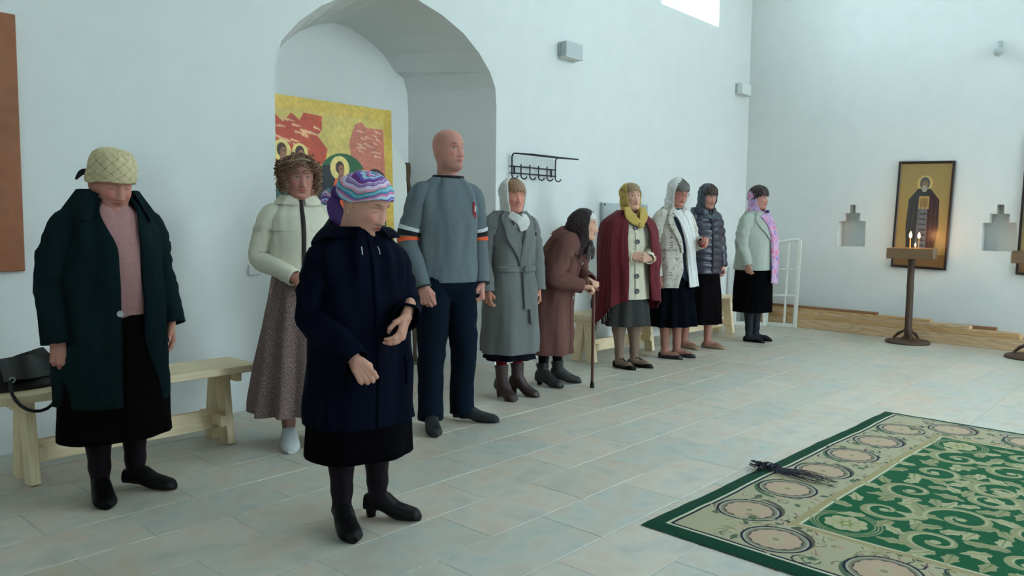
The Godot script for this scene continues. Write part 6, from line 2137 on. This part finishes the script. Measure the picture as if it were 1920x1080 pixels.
func woman_in_print_jacket() -> void:
	var o := person("woman with glasses in pale printed jacket and long white headscarf, looking down", Vector3(6.596, 0, -3.882), -18.0)
	var hd := head_at(Vector3(0.01, 1.588, 0.045), -6, 20, 1.03, {"jaw": 1.03, "fat": 0.4, "eyes_down": true, "skin": lin(Color(0.78, 0.55, 0.49)), "flush": lin(Color(0.77, 0.46, 0.43))})
	var pose := {}
	var arms := [arm(Vector3(-0.175, 1.385, 0.0), Vector3(-0.235, 1.08, -0.02), Vector3(-0.215, 0.80, 0.04), "relaxed"), arm(Vector3(0.175, 1.385, 0.0), Vector3(0.24, 1.10, 0.02), Vector3(0.165, 1.115, 0.225), "grip", Vector3(-0.2, 0.05, 0.95), Vector3(-0.9, 0.1, -0.2))]
	var feet := [Vector3(-0.08, 0, 0.01), Vector3(0.08, 0, 0.0)]
	var yaw := [0.45, 0.6]
	add_body(o, {"head": hd, "hip": 0.90, "neck": 1.43, "arms": arms, "feet": feet, "foot_yaw": yaw, "calf": 1.05, "tights": lin(Color(0.62, 0.45, 0.40)), "tights_top": 0.75})
	var sk := loft([[0.315, 0.245, 0.215, 0.21], [0.5, 0.225, 0.195, 0.19], [0.75, 0.20, 0.165, 0.16], [0.95, 0.18, 0.15, 0.14]], pose, {"pleats": 0.022, "count": 10, "shift": 1.0})
	whole(sk, "skirt", cloth("blue_black_skirt", Color(0.04, 0.055, 0.085)), o, "", 84)
	var shirt := loft([[0.75, 0.19, 0.16, 0.15], [1.0, 0.185, 0.155, 0.14], [1.25, 0.185, 0.15, 0.135], [1.36, 0.15, 0.105, 0.115], [1.44, 0.085, 0.08, 0.085]], pose)
	whole(shirt, "blouse", cloth("blue_blouse", Color(0.30, 0.34, 0.42)), o)
	var jk := loft([[0.69, 0.222, 0.195, 0.185], [0.85, 0.215, 0.188, 0.175], [1.02, 0.198, 0.172, 0.155], [1.18, 0.202, 0.172, 0.150], [1.31, 0.198, 0.140, 0.138], [1.39, 0.165, 0.105, 0.115], [1.435, 0.115, 0.088, 0.10], [1.46, 0.09, 0.080, 0.09]], pose, {"crease": 0.018, "shift": 1.7, "pleats": 0.010, "count": 7})
	var pm := mat("printed_cotton", Color(0.78, 0.755, 0.71), 0.85, {"tex": texes["print"], "tri": 1.1, "nrm": texes["weave_n"], "ns": 0.2})
	var edge := func(y: float) -> float: return 0.10 + 0.42 * smoothstep(1.0, 1.40, y) + 0.22 * smoothstep(0.9, 0.69, y)
	var jn := put(open_shell(jk, 0.69, 1.455, 44, edge, edge), "jacket", pm, o)
	add_sleeves(jn, arms, 0.080, 0.068, 0.056, pm, 120, {"amp": 0.12})
	put(patch(jk, 1.02, 1.45, func(y): return 0.10 + 0.42 * smoothstep(1.0, 1.40, y), func(y): return 0.22 + 0.62 * smoothstep(1.0, 1.36, y), 0.016, 20, 6), "lapel", pm, jn)
	put(patch(jk, 1.02, 1.45, func(y): return -0.22 - 0.62 * smoothstep(1.0, 1.36, y), func(y): return -0.10 - 0.42 * smoothstep(1.0, 1.40, y), 0.016, 20, 6), "lapel", pm, jn)
	put(patch(jk, 1.045, 1.085, 0.35, TAU - 0.35, 0.008, 4, 40), "waist_tab", pm, jn)
	put(head_cover(hd, 12.5, 8.5, 0.010, {"side": 1.0, "wrinkle": 0.008, "fringe": 0.18, "nj": 120}), "hair", mat("grey_hair", Color(0.46, 0.45, 0.44), 0.6, {"tex": texes["speck"], "tri": 3.0}), o)
	var wm := cloth("white_silk", Color(0.94, 0.94, 0.93), {"rough": 0.7, "ns": 0.2})
	var sc := put(hood(hd, [0.0, 0.08, 0.35, 0.70, 0.84, 0.94, 0.98, 0.95, 0.88, 0.72, 0.45, 0.2], {"seed": 15, "wrinkle": 0.009, "push": 0.010}), "headscarf", wm, o)
	var c0 := place_head(Vector3(-0.06, -0.16, 0.09), hd)
	put(ribbon([c0, jk.pt(1.30, -0.05, 0.028), jk.pt(1.10, 0.12, 0.030), jk.pt(0.90, 0.25, 0.032), jk.pt(0.70, 0.32, 0.034)], [0.050, 0.055, 0.050, 0.055, 0.060], 0.014, 30, Vector3.BACK, 0.006), "scarf_end", wm, sc)
	var c1 := place_head(Vector3(0.06, -0.16, 0.09), hd)
	put(ribbon([c1, jk.pt(1.30, 0.15, 0.028), jk.pt(1.15, 0.22, 0.026), jk.pt(1.0, 0.32, 0.026)], [0.045, 0.050, 0.045, 0.04], 0.012, 24, Vector3.BACK, 0.005), "scarf_end", wm, sc)
	# glasses
	var gm := mat("red_spectacles", Color(0.42, 0.16, 0.15), 0.3)
	var gl := MB.new()
	for s in [-1, 1]:
		var pts := []; var rr := []
		for k in 17:
			var a := TAU * k / 16
			pts.append(place_head(Vector3(s * 0.031 + cos(a) * 0.023, 0.006 + sin(a) * 0.016, 0.103), hd)); rr.append(0.0022)
		gl.tube(pts, rr, 6, false)
		gl.tube([place_head(Vector3(s * 0.054, 0.010, 0.102), hd), place_head(Vector3(s * 0.078, 0.012, 0.05), hd), place_head(Vector3(s * 0.080, 0.01, -0.01), hd)], [0.0022, 0.002, 0.002], 6)
	gl.tube([place_head(Vector3(-0.009, 0.010, 0.108), hd), place_head(Vector3(0.009, 0.010, 0.108), hd)], [0.002, 0.002], 6)
	put(gl, "spectacles", gm, o)
	shoes(o, feet, yaw, 0.245, "flat", mat("navy_shoe", Color(0.06, 0.065, 0.09), 0.5), 0.0)
	# red candle end in her hand
	var hp: Vector3 = o.transform * (arms[1].w + arms[1].along.normalized() * 0.075 + Vector3(-0.035, 0.012, 0.0))
	var rc := thing("red_candle", "small red candle held in the hand of the woman with white scarf", "candle", hp, 0)
	var cm := MB.new(); cm.lathe(at(Vector3(0, -0.06, 0)), [[0.0, 0.0], [0.012, 0.0], [0.013, 0.004], [0.013, 0.100], [0.010, 0.105], [0.0, 0.104]], 14)
	put(cm, "wax_stick", mat("red_wax", Color(0.66, 0.10, 0.09), 0.5), rc)
	var wk := MB.new(); wk.tube([Vector3(0, 0.044, 0), Vector3(0.001, 0.054, 0)], [0.001, 0.001], 5)
	put(wk, "wick", mats["iron"], rc)

func woman_in_quilted_jacket() -> void:
	var o := person("woman with lowered eyes in dark quilted jacket and slate patterned headscarf", Vector3(7.335, 0, -3.965), -24.0)
	var hd := head_at(Vector3(0.015, 1.575, 0.045), -2, 14, 1.0, {"jaw": 0.98, "fat": 0.1, "eyes_down": true, "skin": lin(Color(0.74, 0.54, 0.49))})
	var pose := {}
	var arms := [arm(Vector3(-0.165, 1.385, 0.0), Vector3(-0.22, 1.10, -0.01), Vector3(-0.19, 0.84, 0.06), "half"), arm(Vector3(0.165, 1.385, 0.0), Vector3(0.222, 1.10, -0.01), Vector3(0.205, 0.865, 0.07), "half")]
	var feet := [Vector3(-0.16, 0, -0.06), Vector3(0.08, 0, 0.02)]
	var yaw := [0.3, 0.55]
	add_body(o, {"head": hd, "hip": 0.90, "neck": 1.43, "arms": arms, "feet": feet, "foot_yaw": yaw, "calf": 0.98, "tights": lin(Color(0.66, 0.47, 0.41)), "tights_top": 0.75})
	var sk := loft([[0.265, 0.215, 0.19, 0.19], [0.5, 0.205, 0.175, 0.175], [0.8, 0.185, 0.155, 0.15], [0.95, 0.17, 0.145, 0.135]], pose, {"pleats": 0.010, "count": 7})
	whole(sk, "skirt", cloth("black_wool", Color.BLACK), o)
	var jk := loft([[0.79, 0.200, 0.172, 0.165], [0.95, 0.195, 0.168, 0.155], [1.12, 0.195, 0.165, 0.148], [1.28, 0.195, 0.150, 0.142], [1.37, 0.172, 0.115, 0.122], [1.42, 0.125, 0.092, 0.105], [1.455, 0.095, 0.082, 0.092]], pose, {"crease": 0.008, "puff": 0.016, "band": 0.070})
	var qm := mat("quilted_nylon", Color(0.17, 0.17, 0.235), 0.33, {"nrm": texes["weave_n"], "ns": 0.1, "tri": 2.0})
	var mb := MB.new()
	mb.grid(jk.rows(0.79, 1.455, 90, 0.0, TAU, 60), false)
	var jn := put(mb, "jacket", qm, o)
	add_sleeves(jn, arms, 0.080, 0.068, 0.052, qm, 130, {"amp": 0.05, "puff": 0.16, "bands": 8.0, "rows": 64})
	put(patch(jk, 0.80, 1.44, -0.03, 0.03, 0.010, 26, 2), "zip", mats["iron"], jn)
	collar(jk, 1.44, 0.03, 0.03, 0.25, qm, jn)
	put(head_cover(hd, 12.3, 8.5, 0.011, {"side": 1.3, "wrinkle": 0.006, "fringe": 0.25, "nj": 120}), "hair", mat("brown_dark_hair", Color(0.27, 0.17, 0.13), 0.6, {"tex": texes["speck"], "tri": 3.0}), o)
	var sm := mat("slate_cloth", Color(1, 1, 1), 0.7, {"tex": texes["slate"], "tri": 2.6,  "rim": 0.05})
	put(hood(hd, [0.0, 0.0, 0.22, 0.60, 0.80, 0.90, 0.94, 0.90, 0.85, 0.72, 0.5, 0.3], {"seed": 18, "wrinkle": 0.010, "push": 0.006}), "headscarf", sm, o)
	shoes(o, feet, yaw, 0.245, "flat", mat("beige_shoe", Color(0.56, 0.47, 0.36), 0.6), 0.0)

func woman_in_pale_jacket() -> void:
	var o := person("woman in pale grey green jacket, black skirt and long pink and lilac scarf", Vector3(8.225, 0, -3.81), -8.0)
	var hd := head_at(Vector3(0.0, 1.582, 0.03), 4, 2, 1.02, {"jaw": 1.02, "fat": 0.4, "skin": lin(Color(0.74, 0.54, 0.48))})
	var pose := {}
	var arms := [arm(Vector3(-0.175, 1.375, 0.0), Vector3(-0.235, 1.09, -0.01), Vector3(-0.215, 0.865, 0.055), "half"), arm(Vector3(0.175, 1.375, 0.0), Vector3(0.232, 1.09, -0.01), Vector3(0.215, 0.865, 0.055), "half")]
	var feet := [Vector3(-0.07, 0, 0.01), Vector3(0.075, 0, 0.0)]
	var yaw := [0.15, 0.45]
	add_body(o, {"head": hd, "hip": 0.90, "neck": 1.43, "arms": arms, "feet": feet, "foot_yaw": yaw, "girth": 1.1, "calf": 1.1, "tights": lin(Color(0.16, 0.17, 0.20)), "tights_top": 0.75})
	var sk := loft([[0.335, 0.218, 0.20, 0.20], [0.6, 0.215, 0.195, 0.195], [0.85, 0.205, 0.18, 0.18], [0.98, 0.19, 0.17, 0.16]], pose, {"pleats": 0.005, "count": 6})
	whole(sk, "skirt", cloth("black_skirt", Color.BLACK), o)
	var jk := loft([[0.80, 0.225, 0.205, 0.19], [0.95, 0.218, 0.20, 0.18], [1.12, 0.212, 0.195, 0.165], [1.27, 0.205, 0.165, 0.152], [1.36, 0.178, 0.125, 0.130], [1.415, 0.130, 0.10, 0.11], [1.45, 0.098, 0.088, 0.095]], pose, {"crease": 0.016, "shift": 2.2})
	var pm := cloth("pale_linen", Color(0.74, 0.77, 0.725), {"rough": 0.85})
	var jn := whole(jk, "jacket", pm, o)
	add_sleeves(jn, arms, 0.083, 0.072, 0.060, pm, 140, {"amp": 0.12})
	put(patch(jk, 1.10, 1.44, func(y): return 0.03 + 0.10 * smoothstep(1.1, 1.4, y), func(y): return 0.05 + 0.75 * smoothstep(1.1, 1.36, y), 0.014, 18, 6), "lapel", pm, jn)
	put(patch(jk, 1.10, 1.44, func(y): return -0.05 - 0.75 * smoothstep(1.1, 1.36, y), func(y): return -0.03 - 0.10 * smoothstep(1.1, 1.4, y), 0.014, 18, 6), "lapel", pm, jn)
	put(head_cover(hd, 12.2, 8.5, 0.016, {"side": 0.8, "wrinkle": 0.008, "fringe": 0.22, "nj": 120, "rise": 0.008}), "hair", mat("dark_red_hair", Color(0.20, 0.10, 0.11), 0.5, {"tex": texes["speck"], "tri": 3.0}), o)
	var sm := mat("pink_cloth", Color(1, 1, 1), 0.65, {"tex": texes["pinks"], "tri": 1.5,  "rim": 0.05})
	var sc := put(hood(hd, [0.0, 0.05, 0.30, 0.70, 0.95, 1.15, 1.3, 1.45, 1.6, 1.9, 2.3, 2.5], {"seed": 21, "wrinkle": 0.010, "push": 0.008}), "headscarf", sm, o)
	put(ribbon([place_head(Vector3(-0.05, -0.17, 0.09), hd), jk.pt(1.30, 0.02, 0.026), jk.pt(1.15, 0.10, 0.028), jk.pt(0.95, 0.14, 0.030), jk.pt(0.80, 0.15, 0.034), Vector3(0.03, 0.66, 0.235)], [0.045, 0.050, 0.050, 0.052, 0.056, 0.060], 0.014, 34, Vector3.BACK, 0.007), "scarf_end", sm, sc)
	put(ribbon([place_head(Vector3(0.05, -0.17, 0.09), hd), jk.pt(1.30, 0.22, 0.026), jk.pt(1.12, 0.32, 0.026), jk.pt(0.95, 0.36, 0.028), jk.pt(0.84, 0.36, 0.030)], [0.045, 0.050, 0.050, 0.052, 0.052], 0.013, 30, Vector3.BACK, 0.006), "scarf_end", sm, sc)
	var kn := MB.new(); kn.grid(blob_rows(place_head(Vector3(0.03, -0.135, 0.098), hd), Vector3(0.030, 0.018, 0.020), 2.2, 8, 12), true)
	put(kn, "knot", mat("purple_cloth", Color.BLACK), sc)
	shoes(o, feet, yaw, 0.24, "flat", mat("black_shoe", Color.BLACK), 0.0)
